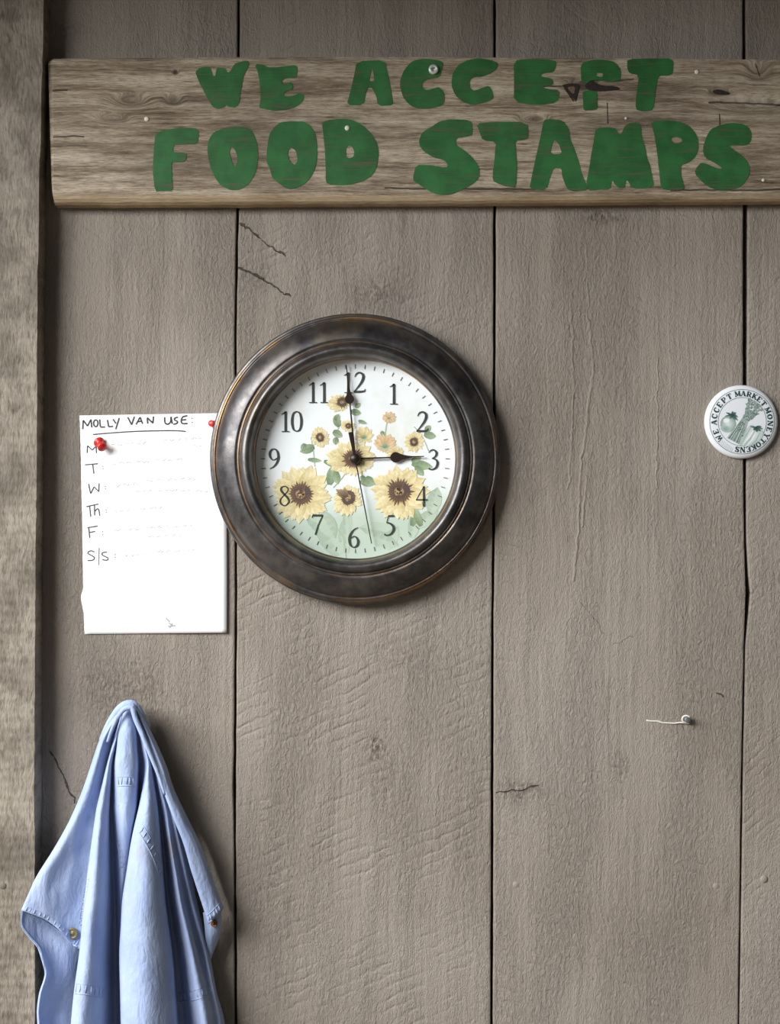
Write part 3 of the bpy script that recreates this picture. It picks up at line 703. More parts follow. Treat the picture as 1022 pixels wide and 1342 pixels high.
hm = plain('dark_brown_hand_metal', (44, 30, 26), .4, .3, 200)
def hand(name, axis_end, shape, h, th=.7):
    """shape: list of (distance along hand px, half width px)"""
    ex, ey = axis_end; L = math.hypot(ex, ey); ux, uy = ex/L, ey/L
    left = [(CC[0]+ux*t-uy*w, CC[1]+uy*t+ux*w) for t, w in shape]
    right = [(CC[0]+ux*t+uy*w, CC[1]+uy*t-ux*w) for t, w in reversed(shape)]
    return slab(name, [left+right], h, h+th, hm, clock, lambda x, y, d: TD(x, y, d))
drop = lambda c, r: [(c-r*1.05, .9), (c-r*.85, r*.55), (c-r*.4, r*.93), (c, r), (c+r*.45, r*.88), (c+r*.9, r*.62), (c+r*1.5, r*.40), (c+r*2.3, r*.24), (c+r*3.2, .9)]
hand('hour_hand', (90, -3), [(-2, 1), (0, 1.1), (30, 1.0)]+drop(53, 7.0)+[(90, .6)], DZ+3.0)
hand('minute_hand', (-11.5, -122), [(-2, 1), (0, 1.2), (60, 1.0)]+drop(78, 6.0)+[(104, 1.0), (122.5, .5)], DZ+4.4)
hand('second_hand', (21.5, 111), [(-35, 2.3), (-26, 2.2), (-5, 1.3), (0, .9), (60, .75), (113, .6)], DZ+5.8, .5)
lathe('hub', [(7.2*S, 0), (7.2*S, .0055), (6.2*S, .0072), (4*S, .0084), (0, .0088)], DP(0, 0, DZ+.5), hm, clock, 32)

# ---------------------------------------------------------------- paper note
def pap_d(px, py):
    u = (px-104)/193; w = (py-542)/288
    d = 1.2 + 1.6*math.sin(math.pi*min(1, max(0, w)))*.5 + 5.0*max(0, u-.55)**1.5*max(0, w-.35) + .9*math.sin(u*5+w*3)*.4
    d += 3.5*max(0, w-.8)*max(0, .5-abs(u-.6))
    return d
def PP(px, py, e=0.0): return P(px, py, pap_d(px, py)+e)
note = empty('paper_note', P(200, 831, 0))
tag(note, 'white torn-edged paper note with handwritten days pinned beside the clock', 'note')
PL = [(541, 104.2), (560, 104.8), (600, 106), (640, 106.6), (680, 107.8), (740, 108.6), (772, 109), (778, 107), (785, 105.5), (791, 107.5), (805, 109.8), (831, 111)]
PR = [(541, 289), (600, 293), (690, 297), (760, 297.3), (831, 297)]
v = []; f = []; NU, NV = 26, 60
for j in range(NV+1):
    w = j/NV
    for i in range(NU+1):
        u = i/NU
        py = (544.5-3.0*u)*(1-w) + (831-1.8*u)*w
        xl = interp(PL, py)[0] + mnoise.noise(Vector((py*.25, 0, 0)))*.5
        px = xl*(1-u) + interp(PR, py)[0]*u
        v.append(PP(px, py))
for j in range(NV):
    for i in range(NU):
        a = j*(NU+1)+i; f.append((a, a+NU+1, a+NU+2, a+1))
pm = NT('white_paper'); pm.base(pm.mix(pm.noise(pm.pos(), 60, 3, .5), lin((247, 247, 246)), lin((252, 252, 252)))); pm.rough(.7)
sheet_o = mesh('sheet', v, f, pm.m, note, True)
md = sheet_o.modifiers.new('thickness', 'SOLIDIFY'); md.thickness = .0002; md.offset = -1
penm = plain('black_pen_ink', (56, 55, 60), .5); pale = plain('faded_pen_ink', (158, 158, 164), .6)
def strokes(name, L, tf, w, mat, e=.25):
    v = []; f = []
    for st in L:
        pts = tf(st)
        if len(pts) > 2: pts = [(q.x, q.y) for q in spline([(x, y, 0) for x, y in pts], 3)]
        else: pts = [pts[0], ((pts[0][0]+pts[1][0])/2, (pts[0][1]+pts[1][1])/2), pts[1]]
        ribbon_data(pts, w, lambda x, y: PP(x, y, e), v, f)
    return mesh(name, v, f, mat, note)
def el(cx, cy, rx, ry): return [(cx+rx*math.sin(a*.698), cy-ry*math.cos(a*.698)) for a in range(10)]
def dot(x, y): return [(x-3, y-2), (x+3, y+2)]
H1 = T(95, 535, 6.012); H2 = T(95, 630, 5.2415)
for L in ([[(80,165),(84,95)],[(84,95),(118,140)],[(118,140),(145,88)],[(145,88),(152,152)]], [el(183,118,17,27)], [[(213,88),(219,146)],[(219,148),(256,148)]], [[(275,92),(284,145)],[(284,146),(320,143)]], [[(318,86),(342,120)],[(368,76),(340,166)]],
          [[(435,70),(465,130)],[(465,130),(487,66)]], [[(500,128),(532,70)],[(532,70),(552,122)],[(512,106),(548,102)]], [[(592,122),(588,74)],[(588,74),(632,118)],[(632,118),(638,64)]],
          [[(725,70),(728,112),(748,126),(770,110),(777,66)],[(775,68),(785,122)]], [[(830,70),(806,78),(803,92),(826,104),(820,120),(794,126)]], [[(905,60),(872,66),(856,92),(864,120),(906,120)],[(860,93),(896,90)]]):
    strokes('handwritten_letter', L, H1, 1.9, penm)
strokes('underline', [[(162,207),(300,195),(500,182),(700,177),(820,177),(892,183)]], H1, 1.5, penm)
for L, tf in (([[(115,352),(118,295)],[(118,295),(155,330)],[(155,330),(185,298)],[(185,298),(188,355)]], H1), ([[(98,446),(200,437)],[(158,440),(168,515)]], H1),
          ([[(110,22),(124,88)],[(124,88),(148,42)],[(148,42),(180,75)],[(180,75),(182,18)]], H2), ([[(95,178),(178,160)],[(117,176),(125,248)]], H2), ([[(150,165),(152,238)],[(152,210),(172,192),(182,208),(186,240)]], H2),
          ([[(102,323),(172,311)],[(111,325),(118,393)],[(113,356),(155,348)]], H2), ([[(150,490),(125,481),(104,498),(148,524),(140,545),(104,548)]], H2), ([[(235,490),(206,495),(206,512),(243,530),(235,546),(204,542)]], H2)):
    strokes('handwritten_letter', L, tf, 1.35, penm)
strokes('slash', [[(182,460),(180,580)]], H2, 1.0, plain('thin_grey_ink', (104, 104, 112), .5))
strokes('colon', [dot(942,80), dot(942,112)], H1, 1.5, plain('grey_ink', (84, 84, 90), .5))
colm = plain('light_grey_ink', (130, 130, 136), .5)
for tf, a, b in ((H1, (238,458), (240,476)), (H2, (225,38), (226,55)), (H2, (230,200), (232,216)), (H2, (207,350), (207,370)), (H2, (292,508), (292,526))):
    strokes('colon', [dot(*a), dot(*b)], tf, 1.4, colm)
for (x0, x1, y, dy) in ((146, 193, 583, -3), (214, 266, 577, -3), (254, 266, 585, 0), (148, 196, 608, -4), (204, 248, 603, -2), (152, 184, 636, -2), (192, 260, 630, -3), (178, 200, 644, -1), (208, 250, 643, -1), (256, 275, 644, 0), (150, 172, 671, -2), (184, 216, 667, -2), (150, 184, 695, -2), (192, 252, 691, -2), (194, 244, 703, -2), (164, 202, 728, -2), (206, 256, 723, -2)):
    pts = []; x = x0
    while x < x1:
        pts.append((x, y+dy*(x-x0)/(x1-x0)+random.uniform(-1.7, 1.7))); x += random.uniform(1.2, 2.2)
    bits = []; i = 0
    while i < len(pts)-2:
        n = random.randint(3, 6); bits.append(pts[i:i+n]); i += n+random.randint(0, 2)
    strokes('faded_handwriting', [b for b in bits if len(b) > 2], lambda q: q, .55, pale)
strokes('tear_mark', [[(217.5,810),(222,815)],[(221,816),(226,820)],[(220,821),(230,820)],[(222,823),(226,817)]], lambda q: q, 1.8, plain('grey_tear', (165, 165, 168), .6))

redm = plain('red_plastic', (206, 44, 36), .3, 0, 60, .05)
pinm = plain('pin_steel', (190, 190, 190), .3, 1)
def push_pin(px, py, d, axis, label, k=1.0):
    o = empty('push_pin', P(px, py, d)); tag(o, label, 'push pin', 'red push pins in the note')
    a = Vector(axis).normalized(); c = P(px, py, d)
    lathe('head', [(x*k, y*k) for x, y in [(.0012, .0012), (.0040, .0014), (.0048, .0024), (.0048, .0036), (.0038, .0044), (.0028, .0062), (.0027, .0080), (.0032, .0098), (.0040, .0106), (.0041, .0118), (.0034, .0124), (0, .0126)]], c, redm, o, 28, a)
    lathe('needle', [(.0005, -.002), (.0005, .0016)], c, pinm, o, 8, a)
    return o
push_pin(128.5, 577.5, 2.6, (.62, -1, -.72), 'red push pin through the note above the letter M', 1.12)
push_pin(282.0, 556.5, 2.6, (-.35, -1, .1), 'red push pin at the note corner touching the clock rim', .78)

# ---------------------------------------------------------------- badge
BC = (970.0, 553.2)
badge = empty('round_badge', P(BC[0], BC[1], 0))
tag(badge, 'round white button badge with green vegetable print and circular lettering', 'badge')
wm_ = plain('glossy_white_badge', (226, 228, 232), .22)
BR_ = 48.2
bprof = [(BR_-1.5, .3), (BR_-.3, 1.5), (BR_, 3.0), (BR_-.8, 4.6), (BR_-2.6, 6.0), (BR_-5.5, 6.9), (38, 7.5), (28, 7.9), (15, 8.2), (0, 8.3)]
lathe('badge_body', [(r*S, h/1000) for r, h in bprof], P(BC[0], BC[1], 0), wm_, badge, 96)
BCw = P(BC[0], BC[1], 0)
def bh(r):
    for (r1, h1), (r0, h0) in zip(bprof[5:], bprof[6:]):
        if r >= r0: return h0 + (h1-h0)*(r-r0)/(r1-r0)
    return 8.3
def TB(px, py, e=0.0):
    dx, dy = px-BC[0], py-BC[1]; r = math.hypot(dx, dy)
    return Vector((BCw.x+dx*S*.995, -(bh(r)+.12+e)/1000, BCw.z-dy*S*.995))
GD = (34, 66, 58); GM = (112, 134, 124); GL = (180, 192, 186)
ink = Ink(TB)
for r, w in ((42.3, .7), (31.6, .7)):
    ink.stroke([(BC[0]+r*math.sin(a*math.pi/36), BC[1]-r*math.cos(a*math.pi/36)) for a in range(73)], (100, 116, 112) if r > 40 else GM, .1, w)
ink.build('printed_ring', badge)
LT = {'W': [[(0,0,.9),(2,8,.9)],[(2,8,1.6),(4,1.5,1.6)],[(4,1.5,.9),(6,8,.9)],[(6,8,1.6),(8,0,1.2)],[(-1,0,.7),(2,0,.7)],[(6.6,0,.7),(9.2,0,.7)]],
 'E': [[(1.5,0,2),(1.5,8,2)],[(0,.35,.9),(6,.35,.9)],[(1,4,.9),(4.6,4,.9)],[(0,7.65,.9),(6.2,7.65,.9)],[(5.9,0,.8),(5.9,2.2,.8)],[(6.1,5.8,.8),(6.1,8,.8)]],
 'A': [[(.8,8,.9),(3.6,0,.9)],[(3.8,0,2),(6.4,8,2)],[(1.8,5.3,.9),(5.2,5.3,.9)],[(-.4,7.7,.8),(2.2,7.7,.8)],[(4.6,7.7,.8),(8,7.7,.8)]],
 'C': ['s',[(6.4,2.4,1),(4.6,.5,1),(2.4,.9,1.6),(1.1,4,2),(2.4,7.2,1.6),(4.6,7.6,1),(6.6,5.8,.8)],[(6.4,0,.8),(6.4,2.6,.8)]],
 'P': ['s',[(1.5,0,2),(1.5,8,2)],[(0,.35,.9),(4,.4,.9),(6,2.2,1.7),(4,4.4,.9),(1.5,4.4,.9)],[(0,7.7,.8),(3.2,7.7,.8)]],
 'T': [[(3.5,0,2),(3.5,8,2)],[(0,.4,.9),(7,.4,.9)],[(.2,0,.8),(.2,2.4,.8)],[(6.8,0,.8),(6.8,2.4,.8)],[(2,7.7,.8),(5,7.7,.8)]],
 'M': [[(1,0,.9),(1,8,.9)],[(1.2,0,1.9),(4.2,7,1.7)],[(4.2,7,.9),(7,0,.9)],[(7.2,0,1.9),(7.2,8,1.9)],[(-.4,.3,.8),(2,.3,.8)],[(-.4,7.7,.8),(2.4,7.7,.8)],[(5.8,7.7,.8),(8.8,7.7,.8)],[(6.6,.3,.8),(8.8,.3,.8)]],
 'R': ['s',[(1.5,0,2),(1.5,8,2)],[(0,.35,.9),(4,.4,.9),(5.8,2.2,1.7),(4,4.2,.9),(1.5,4.2,.9)],[(3.6,4.2,1.6),(6.6,8,1.6)],[(0,7.7,.8),(3,7.7,.8)]],
 'K': [[(1.5,0,2),(1.5,8,2)],[(6,0,.9),(2,4.6,.9)],[(3.2,3.4,1.6),(6.6,8,1.8)],[(0,.3,.8),(3,.3,.8)],[(0,7.7,.8),(3,7.7,.8)],[(5,.3,.8),(7.4,.3,.8)],[(5,7.7,.8),(7.8,7.7,.8)]],
 'O': ['s',[(3.8,.5,.9),(1.6,1.8,1.7),(1,4,2),(1.6,6.2,1.7),(3.8,7.6,.9),(6,6.2,1.7),(6.6,4,2),(6,1.8,1.7),(3.8,.5,.9)]],
 'N': [[(1,0,.9),(1,8,.9)],[(1,0,2),(6.4,8,2)],[(6.6,0,.9),(6.6,8,.9)],[(-.4,.3,.8),(2,.3,.8)],[(-.4,7.7,.8),(2.4,7.7,.8)],[(5.4,.3,.8),(8,.3,.8)]],
 'Y': [[(.8,0,1.9),(3.8,4.4,1.7)],[(6.8,0,.9),(3.8,4.4,.9)],[(3.8,4.2,1.9),(3.8,8,1.9)],[(-.6,.3,.8),(2.4,.3,.8)],[(5.4,.3,.8),(8,.3,.8)],[(2.2,7.7,.8),(5.4,7.7,.8)]],
 'S': ['s',[(5.8,2.2,.9),(4,.5,1),(1.8,1,1.7),(2,3.2,2),(5,4.8,2),(5.6,6.8,1.7),(3.6,7.7,1),(1.2,6.2,.9)],[(6,0,.8),(6,2.6,.8)],[(1,5.6,.8),(1,8,.8)]]}
ink = Ink(TB)
for word, a0, a1 in (('WE', 234, 249), ('ACCEPT', 268, 333), ('MARKET', 350.5, 410), ('MONEY', 66, 120), ('TOKENS', 133, 190)):
    for i, ch in enumerate(word):
        a = R(a0+(a1-a0)*i/(len(word)-1)); st = LT[ch]; smf = st[0] == 's'
        wd = {'W': 8, 'M': 8.2, 'A': 7.4}.get(ch, 7); k = .86
        for q in (st[1:] if smf else st):
            pts = []
            for x, y, w in q:
                lx, ly = (x-wd/2)*k, 36.9+(4-y)*k
                pts.append((BC[0]+math.cos(a)*lx+math.sin(a)*ly, BC[1]+math.sin(a)*lx-math.cos(a)*ly, w*k*1.25))
            if smf and len(pts) > 2: pts = [tuple(z) for z in spline(pts, 3)]
            ink.stroke(pts, GD, .12)
ink.build('badge_lettering', badge)
TBc = lambda x, y: (910+x/9.125, 495+y/9.125)
ink = Ink(TB)       # tomato
cx, cy = TBc(378, 560); ink.disc(cx, cy, 10.2, 10.8, (214, 220, 218), .14, 0, 24, 0, rim=(128, 150, 140))
cx2, cy2 = TBc(350, 615); ink.disc(cx2, cy2+.4, 7, 4.6, (128, 152, 142), .17, .25, 18, 0, rim=(170, 186, 178))
cx3, cy3 = TBc(360, 520); ink.disc(cx3, cy3, 4.4, 3.4, (240, 242, 242), .19, 0, 14, 0, rim=(214, 222, 218))
for a, l, w in ((200, 9, 1.2), (170, 10, .9), (-30, 6, 1.8), (60, 8, 1.9), (20, 8, 1.8), (-80, 5, 1.4), (120, 6, 1.6), (45, 11, 1.2)):
    x, y = TBc(425, 450); ink.petal(x, y, R(a), l, w, GD, GM, .22)
ink.build('tomato_print', badge)
ink = Ink(TB)       # bundle of wheat
for i in range(230):
    t = random.uniform(0, 1); s_ = random.uniform(-1, 1)
    x, y = TBc(585+t*125, 512-t*195); px_, py_ = .84, .54
    wdt = 4.0+t*8
    x += px_*s_*wdt; y += py_*s_*wdt
    if math.hypot(x-BC[0], y-BC[1]) > 30.5: continue
    ink.petal(x, y, R(-57+random.uniform(-35, 35)+s_*14), 3.0, .65, random.choice([GM, GM, (140, 156, 148), (92, 112, 104)]), random.choice([GM, GL, GL]), .15+i*.0006)
for i in range(22):
    s_ = -1+2*i/21
    x0, y0 = TBc(585+s_*26, 500+s_*26); x1, y1 = TBc(450+s_*85, 770+s_*45)
    if math.hypot(x1-BC[0], y1-BC[1]) > 31: 
        x1, y1 = x0+(x1-x0)*.9, y0+(y1-y0)*.9
    ink.stroke([(x0, y0), ((x0+x1)/2, (y0+y1)/2), (x1, y1)], random.choice([GM, GL, GL, (92, 112, 104), (150, 166, 158)]), .15+i*.002, .75)
for i in range(60):
    t = random.uniform(.05, .55); s_ = random.uniform(-1, 1)
    x, y = TBc(575-t*130+s_*(30+40*t), 520+t*270+s_*(22+20*t))
    ink.petal(x, y, R(120), 1.6, .5, (76, 100, 92), GM, .21)
for i in range(9):
    x, y = TBc(300+i*17, 740+i*13)
    ink.stroke([(x, y), (x-1.5, y+4), (x-3.0, y+6.5)], (178, 188, 184), .13, .5)
ink.build('wheat_print', badge)
ink = Ink(TB)       # pepper
pts = [TBc(*q) for q in ((615,600),(660,570),(720,600),(770,620),(800,665),(780,730),(720,785),(640,825),(565,822),(520,798),(540,740),(575,670))]
sp = [(q.x, q.y) for q in spline([(x, y, 0) for x, y in pts], 4, True)]
mx, my = sum(q[0] for q in sp)/len(sp), sum(q[1] for q in sp)/len(sp)
for i in range(len(sp)):
    a, b = sp[i], sp[(i+1) % len(sp)]
    ink.poly([(mx, my), a, b], [(228, 232, 232), (176, 190, 184), (176, 190, 184)], .24)
for A, B, C in (((700,640),(640,740),(560,830)), ((650,600),(590,700),(535,800)), ((760,660),(710,760),(620,840))):
    ink.stroke([TBc(*A)+(.8,), TBc(*B)+(2.0,), TBc(*C)+(.8,)], (160, 178, 170), .27)
for A, B, C in (((720,650),(665,750),(590,835)), ((690,620),(620,720),(550,820))):
    ink.stroke([TBc(*A)+(.5,), TBc(*B)+(.9,), TBc(*C)+(.5,)], (246, 247, 247), .29)
for a, l, w in ((-10, 8, 1.7), (35, 9, 2), (70, 7, 1.8), (190, 8, 1.0), (120, 5, 1.6), (10, 10, 1.2)):
    x, y = TBc(705, 600); ink.petal(x, y, R(a), l, w, GD, GM, .31)
ink.build('pepper_print', badge)

# ---------------------------------------------------------------- nail with string
nl = empty('wire_nail', P(899, 942, 0)); tag(nl, 'grey nail driven into the wall with string wound round it', 'nail')
lathe('shank', [(.0014, -.004), (.0014, .008)], P(899, 942, 0), steel, nl, 10)
hd = lathe('head', [(.0012, .007), (.0030, .0074), (.0030, .0086), (.0022, .0090), (0, .0088)], P(899, 942, 0), plain('dull_galvanised', (126, 132, 138), .5, .6, 500, .3), nl, 16)
strm = plain('white_string', (226, 220, 208), .8, 0, 900, .15)
loop = [P(899+5.0*math.cos(a*.55), 942.5+4.6*math.sin(a*.55), 2.0+.35*a) for a in range(14)]
tail = [P(x, y, d) for x, y, d in ((847, 944, .7), (853, 945, .9), (862, 945.2, .8), (868, 947, 1.2), (876, 947.6, 1.1), (884, 947.8, 1.4), (891, 947, 1.8), (897, 947.3, 2.2), (903, 948, 2.4))]
v, f = tube_data(spline(tail, 4), .0008, 6)
strg = mesh('string', v, f, strm, None, True)
v, f = tube_data(spline(loop, 3), .00085, 6)
mesh('wound_turns', v, f, strm, strg, True)
tag(strg, 'short white string trailing sideways from the wall nail', 'string')

# ---------------------------------------------------------------- shirt
shirt = empty('shirt', P(170, 1342, 0))
tag(shirt, 'light blue cotton work shirt hanging in folds below the paper note', 'shirt')
fm = NT('washed_blue_cotton'); p = fm.pos()
n1 = fm.noise(p, 30, 4, .6); n2 = fm.noise(p, 1500, 2, .5); n3 = fm.noise(p, 9, 3, .5)
c = fm.mix(fm.smooth(n1, .3, .7), lin((150, 165, 200)), lin((162, 177, 207)))
c = fm.mix(fm.smooth(n3, .5, .75, 0, .4), c, lin((176, 188, 208)))
# a couple of grey work stains
for (px, py, rx, ry, am) in ((222, 1115, 7, 16, .55), (188, 1112, 6, 14, .35)):
    vv = fm.vm('MULTIPLY', fm.vm('SUBTRACT', p, tuple(P(px, py, 45))), (1/(rx*S), 0, 1/(ry*S)))
    l = fm.vm('LENGTH', vv); c = fm.mix(fm.math('MULTIPLY', fm.math('EXPONENT', fm.math('MULTIPLY', fm.math('MULTIPLY', l, l), -1)), am), c, lin((150, 132, 112)))
fm.base(c); fm.rough(.95); fm.b.inputs['Sheen Weight'].default_value = .1
fm.b.inputs['Specular IOR Level'].default_value = .05
stretch = fm.vm('MULTIPLY', fm.vm('ADD', p, fm.vm('MULTIPLY', fm.noise(p, 14, 2, .5, col=True), (.03, .03, .03))), (75, 75, 26))
wr = fm.noise(stretch, 1, 3, .55)
wr = fm.math('ABSOLUTE', fm.math('SUBTRACT', wr, .5))
fm.bump(fm.math('ADD', fm.math('MULTIPLY', n2, .25), fm.math('ADD', fm.math('MULTIPLY', fm.noise(p, 220, 3, .6), .7), fm.math('MULTIPLY', wr, 5.0))), .0006)
FAB = fm.m
SURF_V, SURF_F = [], []
def cloth(name, grid, su=5, sv=5, amp=.9, seed=0, thick=.0011):
    """grid[col][row] = (px, py, depth mm) -> smooth sheet"""
    nc, nr = len(grid), len(grid[0])
    colsS = [spline(col, sv) for col in grid]
    rows = []
    for j in range(len(colsS[0])): rows.append(spline([cS[j] for cS in colsS], su))
    W = len(rows[0]); v = []; f = []
    for j, row in enumerate(rows):
        for q in row:
            n = mnoise.noise(Vector((q.x*.05+seed, q.y*.018, seed)))*amp + mnoise.noise(Vector((q.x*.13+seed, q.y*.06, 7)))*amp*.45
            v.append(P(q.x, q.y, q.z+n))
    for j in range(len(rows)-1):
        for i in range(W-1):
            a = j*W+i; f.append((a, a+W, a+W+1, a+1))
    b = len(SURF_V); SURF_V.extend(v); SURF_F.extend(tuple(k+b for k in q) for q in f)
    o = mesh(name, v, f, FAB, shirt, True)
    m_ = o.modifiers.new('thickness', 'SOLIDIFY'); m_.thickness = thick; m_.offset = -1
    return o
COLS = [
 [(926,160,14),(960,150,20),(1000,138,20),(1060,124,18),(1150,112,20),(1250,104,24),(1342,100,26),(1600,80,26)],
 [(926,160,20),(960,151,24),(1000,140,26),(1060,126,26),(1150,114,28),(1250,106,34),(1342,97,36),(1600,76,36)],
 [(926,161,30),(960,152,34),(1000,141,37),(1060,127,41),(1100,121,45),(1180,111,50),(1250,104,54),(1300,97,56),(1342,93,57),(1600,70,58)],
 [(926,162,34),(960,154,38),(1000,143,40),(1060,133,48),(1100,129,54),(1180,122,61),(1250,116,65),(1342,107,69),(1600,90,70)],
 [(926,163,32),(960,155,35),(1000,146,36),(1060,142,38),(1100,139,42),(1180,136,47),(1250,133,49),(1342,130,51),(1600,130,50)],
 [(926,163,28),(960,155,29),(1000,148,26),(1060,145,20),(1100,147,16),(1180,149,6),(1250,149,5),(1342,149,5),(1600,150,5)],
 [(926,163,33),(960,156,40),(1000,153,42),(1060,153,38),(1100,154,32),(1180,155,20),(1250,156,15),(1342,158,13),(1600,158,13)],
 [(926,166,36),(960,166,46),(1000,165,48),(1060,164,46),(1100,161,39),(1180,158,26),(1250,158,18),(1342,159,15),(1600,160,15)],
 [(926,170,33),(960,176,41),(1000,178,42),(1060,177,38),(1100,170,35),(1180,161,24),(1250,158.5,17),(1342,160,14),(1600,161,14)],
 [(926,171,28),(960,180,26),(1000,184,17),(1040,184,12),(1060,181,14),(1100,173,20),(1180,161.5,16),(1250,159,12),(1342,160.5,10),(1600,162,10)],
 [(926,172,30),(960,182,32),(1000,191,34),(1020,190,38),(1060,182,44),(1100,173,50),(1180,162,54),(1250,158,56),(1342,160,58),(1600,164,58)],
 [(926,173,33),(960,185,36),(1000,194,42),(1060,193,54),(1100,190,62),(1180,189,70),(1250,189,74),(1342,190,76),(1600,196,76)],
 [(926,174,30),(960,188,32),(1000,197,38),(1060,205,42),(1100,208,46),(1180,213,50),(1250,221,52),(1342,227,54),(1600,240,54)],
 [(926,175,26),(960,190,26),(1000,199,27),(1060,209,22),(1100,213,14),(1180,220,6),(1250,230,5),(1342,238,6),(1600,254,6)],
 [(926,176,28),(960,191,30),(1000,201,34),(1060,216,38),(1100,222,42),(1180,235,45),(1250,250,47),(1300,259,49),(1342,267,49),(1600,284,50)],
 [(926,177,26),(960,193,28),(1000,204,31),(1060,222,33),(1110,229,31),(1180,243,25),(1250,262,24),(1300,274,31),(1342,281,33),(1600,304,33)],
 [(926,178,24),(960,194,26),(1000,206,30),(1060,226,33),(1110,236,33),(1180,251,30),(1250,270,28),(1300,281,31),(1342,290,31),(1600,316,31)],
 [(926,179,14),(960,196,16),(1000,210,17),(1060,232,17),(1110,244,17),(1180,258,15),(1250,275,12),(1300,284,14),(1342,295,14),(1600,322,14)],
]
ROWS = [926, 940, 960, 980, 1000, 1020, 1040, 1060, 1085, 1110, 1145, 1180, 1215, 1250, 1300, 1342, 1430, 1520, 1600]
body = cloth('body', [[(interp(cl, y)[0], y, interp(cl, y)[1]) for y in ROWS] for cl in COLS], 5, 4, 1.3, 1)

# left sleeve panel
LS = [(161,925),(146,942),(131,968),(119,1003),(107,1038),(90,1077),(70,1113),(48,1148),(37,1172),(28,1193)]
LR = [(170,927),(158,946),(148,970),(142,1002),(136,1040),(131,1082),(127,1124),(122,1166),(116,1206),(108,1244)]
ldep = [  # per row: depth across at fractions
 (8, 18, 30, 33, 32, 28, 20), (10, 22, 33, 36, 33, 28, 22), (10, 22, 35, 38, 33, 28, 24), (8, 22, 36, 38, 32, 27, 24), (8, 22, 37, 38, 31, 26, 24),
 (12, 28, 41, 40, 31, 26, 25), (30, 39, 46, 41, 33, 28, 27), (38, 44, 48, 42, 36, 28, 26), (41, 47, 50, 48, 38, 32, 28), (41, 48, 50, 46, 43, 36, 34)]
HEM = [(33,1193),(28,1193),(44,1199),(62,1207),(80,1221),(95,1237),(104,1244)]
fr = (0.06, 0.0, .13, .34, .56, .78, 1.0)
gridL = []
for k in range(7):
    col = []
    for j in range(10):
        if j == 9: x, y = HEM[k]
        else:
            x = LS[j][0]+(LR[j][0]-LS[j][0])*fr[k]; y = LS[j][1]+(LR[j][1]-LS[j][1])*fr[k]
            if j == 8: y += (HEM[k][1]-1193)*.25
        col.append((x, y, ldep[j][k]))
    gridL.append(col)
cloth('sleeve', gridL, 6, 5, 2.2, 5)
# lining panel hanging below the left sleeve
under = []
UL = [(29,1190),(27,1203),(28,1214),(38,1228),(50,1242),(57,1262),(60,1275),(58,1286),(53,1301),(50,1322),(50.5,1342),(56,1430),(62,1600)]
for k, fx in enumerate((0.03, 0, .09, .3, .6, 1.0)):
    under.append([(x+(107-x)*fx, y+fx*(6 if y > 1200 else 16), (40, 43, 37, 31, 24, 14)[k]+(1.5*math.sin(y*.06+k*2) if k in (2, 3, 4) else 0)-(0 if y < 1240 else min(9, (y-1240)*.12))*(1 if k > 0 else 0)) for x, y in UL])
cloth('sleeve_facing', under, 5, 4, 1.6, 9)
# right sleeve panel
RI = [(172,927),(178,945),(186,964),(195,985),(207,1015),(215,1040),(228,1075),(240,1105),(250,1140),(263,1180),(273,1211)]
RO = [(175,920),(187,936),(200,963),(208,980),(219,1006),(228,1034),(245,1070),(262,1105),(275,1140),(284,1166),(293,1190)]
rfr = (.10, 0.0, .16, .40, .62, .86, 1.0, .97)
rdep = (32, 39, 41, 40, 38, 32, 20, 8)
gridR = []
for k in range(8):
    col = []
    for j in range(11):
        t_ = j/10.0
        x = RI[j][0]+(RO[j][0]-RI[j][0])*rfr[k]; y = RI[j][1]+(RO[j][1]-RI[j][1])*rfr[k]
        d = rdep[k] + (6*math.sin(math.pi*min(1, t_*1.1)) if k < 6 else 3*math.sin(math.pi*t_)) - (7*max(0, 1-t_/.45) if k == 3 else 0) - (4*max(0, t_-.6) if k < 5 else 0)
        col.append((x, y, d))
    gridR.append(col)
cloth('sleeve', gridR, 5, 5, .8, 13)
# little facing under the right hem
cloth('sleeve_facing', [[(266,1196,24),(268,1215,24),(270,1238,22),(274,1262,18)], [(276,1192,26),(279,1210,26),(279,1228,24),(277,1256,18)], [(287,1190,22),(289.5,1205,22),(288,1224,18),(279,1250,14)], [(288,1192,12),(290,1208,12),(287,1226,10),(279,1251,8)]], 4, 4, .4, 17)
# rolled cloth edge that runs over the hook
v = []; f = []
edge = [(141,972,37),(146,958,41),(153,942,43),(161,931,44),(168,927.5,45),(173.5,928.5,45),(178,943,45),(186,962,46),(195,984,46.5),(207,1014,47),(216,1041,46)]
tube_data([P(*q) for q in spline(edge, 5)], [.0014+.0012*math.sin(math.pi*i/50) for i in range(51)], 10, v, f)
mesh('rolled_edge', v, f, FAB, shirt, True)
v = []; f = []
crown = [(133,970,24),(141,953,27),(151,937,30),(160,927,32),(170,923,33),(178,926,31),(186,938,28),(194,953,25)]
tube_data([P(*q) for q in spline(crown, 5)], [.0025+.0020*math.sin(math.pi*i/35) for i in range(36)], 12, v, f)
mesh('rolled_edge', v, f, FAB, shirt, True)

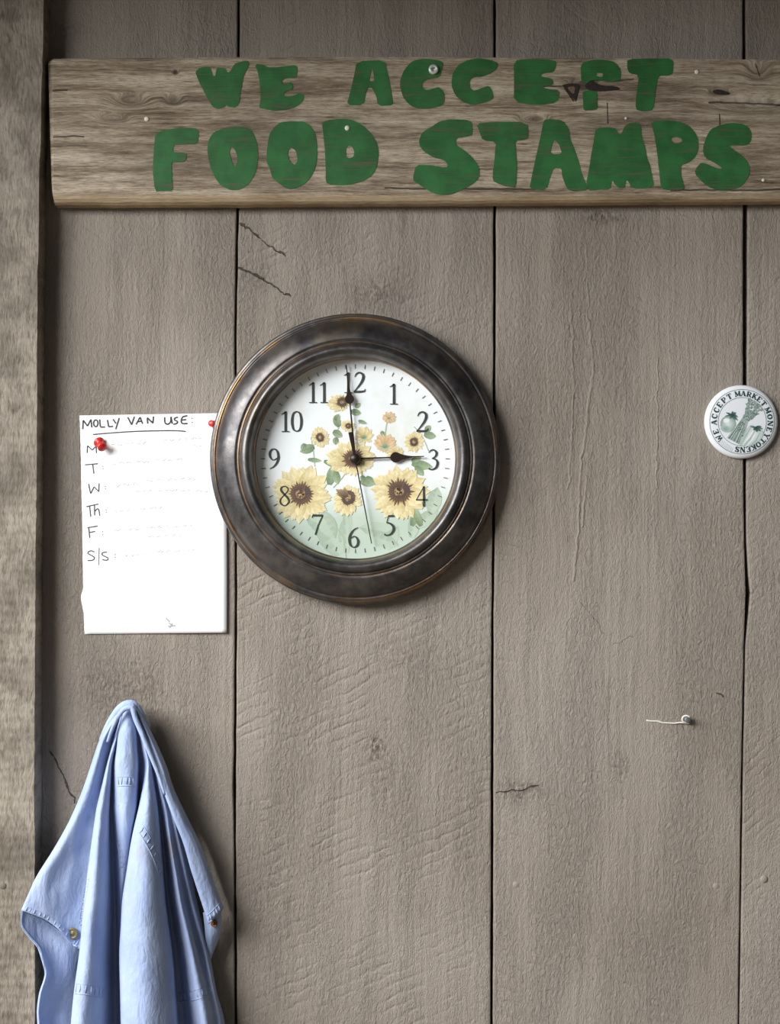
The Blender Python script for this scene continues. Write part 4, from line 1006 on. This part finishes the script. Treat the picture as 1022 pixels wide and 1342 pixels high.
bvh = BVHTree.FromPolygons(SURF_V, SURF_F)
CAMP = Vector((0, -D, ZC))
def on_shirt(px, py, e=.6):
    """the cloth point seen at this photo pixel, lifted e mm"""
    dr = (P(px, py, 0)-CAMP).normalized()
    loc, no, idx, dist = bvh.ray_cast(CAMP, dr)
    return loc - dr*(e/1000) if loc is not None else P(px, py, 40)
seamm = plain('blue_seam_thread', (160, 178, 214), .85)
def seam(a_pts, off, npk=10, dark=True, w=.0006):
    """stitched seam: crease line, second stitch line and puckers between"""
    sp = [q for q in spline([(x, y, 0) for x, y in a_pts], 6)]
    v = []; f = []
    tube_data([on_shirt(q.x, q.y, .2) for q in sp], w, 6, v, f)
    mesh('seam', v, f, FAB if dark else seamm, shirt, True)
    v = []; f = []
    tube_data([on_shirt(q.x+off[0], q.y+off[1], .1) for q in sp], w*.7, 6, v, f)
    n = len(sp)-1
    for i in range(npk):
        t_ = (i+.5)/npk*n; q = sp[int(t_)]
        pts = [on_shirt(q.x+off[0]*z+random.uniform(-.6, .6), q.y+off[1]*z, .15) for z in (.12, .5, .9)]
        tube_data(pts, [w*.7, w*1.5, w*.7], 6, v, f)
    mesh('stitching', v, f, FAB, shirt, True)
seam([(154,1030),(166,1029.5),(177.5,1031)], (0, -12), 5)
seam([(182,1091),(190,1104),(199,1121),(206,1140),(209,1152)], (5.5, -9), 8)
seam([(98,1302),(112,1303),(126,1306),(136,1308)], (1, -13), 7)
seam([(236,1313),(252,1311),(268,1306),(281,1302)], (-2, -12), 7)
seam([(31,1196),(45,1201),(61,1208.5),(78,1221),(92,1235),(101,1241)], (4, -8), 13, False)
seam([(107,1212),(110,1190),(114,1168),(117,1150)], (-3.5, 0), 12, False, .0004)
seam([(274,1209),(282,1202),(291,1192)], (-3, -9), 5, False)
seam([(152,1100),(156,1120),(157,1140)], (4, -3), 6, False, .0004)
btm = plain('olive_horn_button', (122, 110, 74), .35, .2, 250, .25)
def button(px, py, r, mat, lab=None):
    c = on_shirt(px, py, .6)
    o = lathe('button', [(r*.9, -.001), (r, .0004), (r, .0016), (r*.84, .0021), (r*.70, .0015), (r*.3, .0016), (r*.22, .0024), (0, .0026)], c, mat, shirt, 24, (-.1, -1, .05))
    if lab: o['label'] = lab
button(95.5, 1223, .0054, btm)
button(281, 1210, .0034, plain('brown_button', (120, 74, 34), .4))
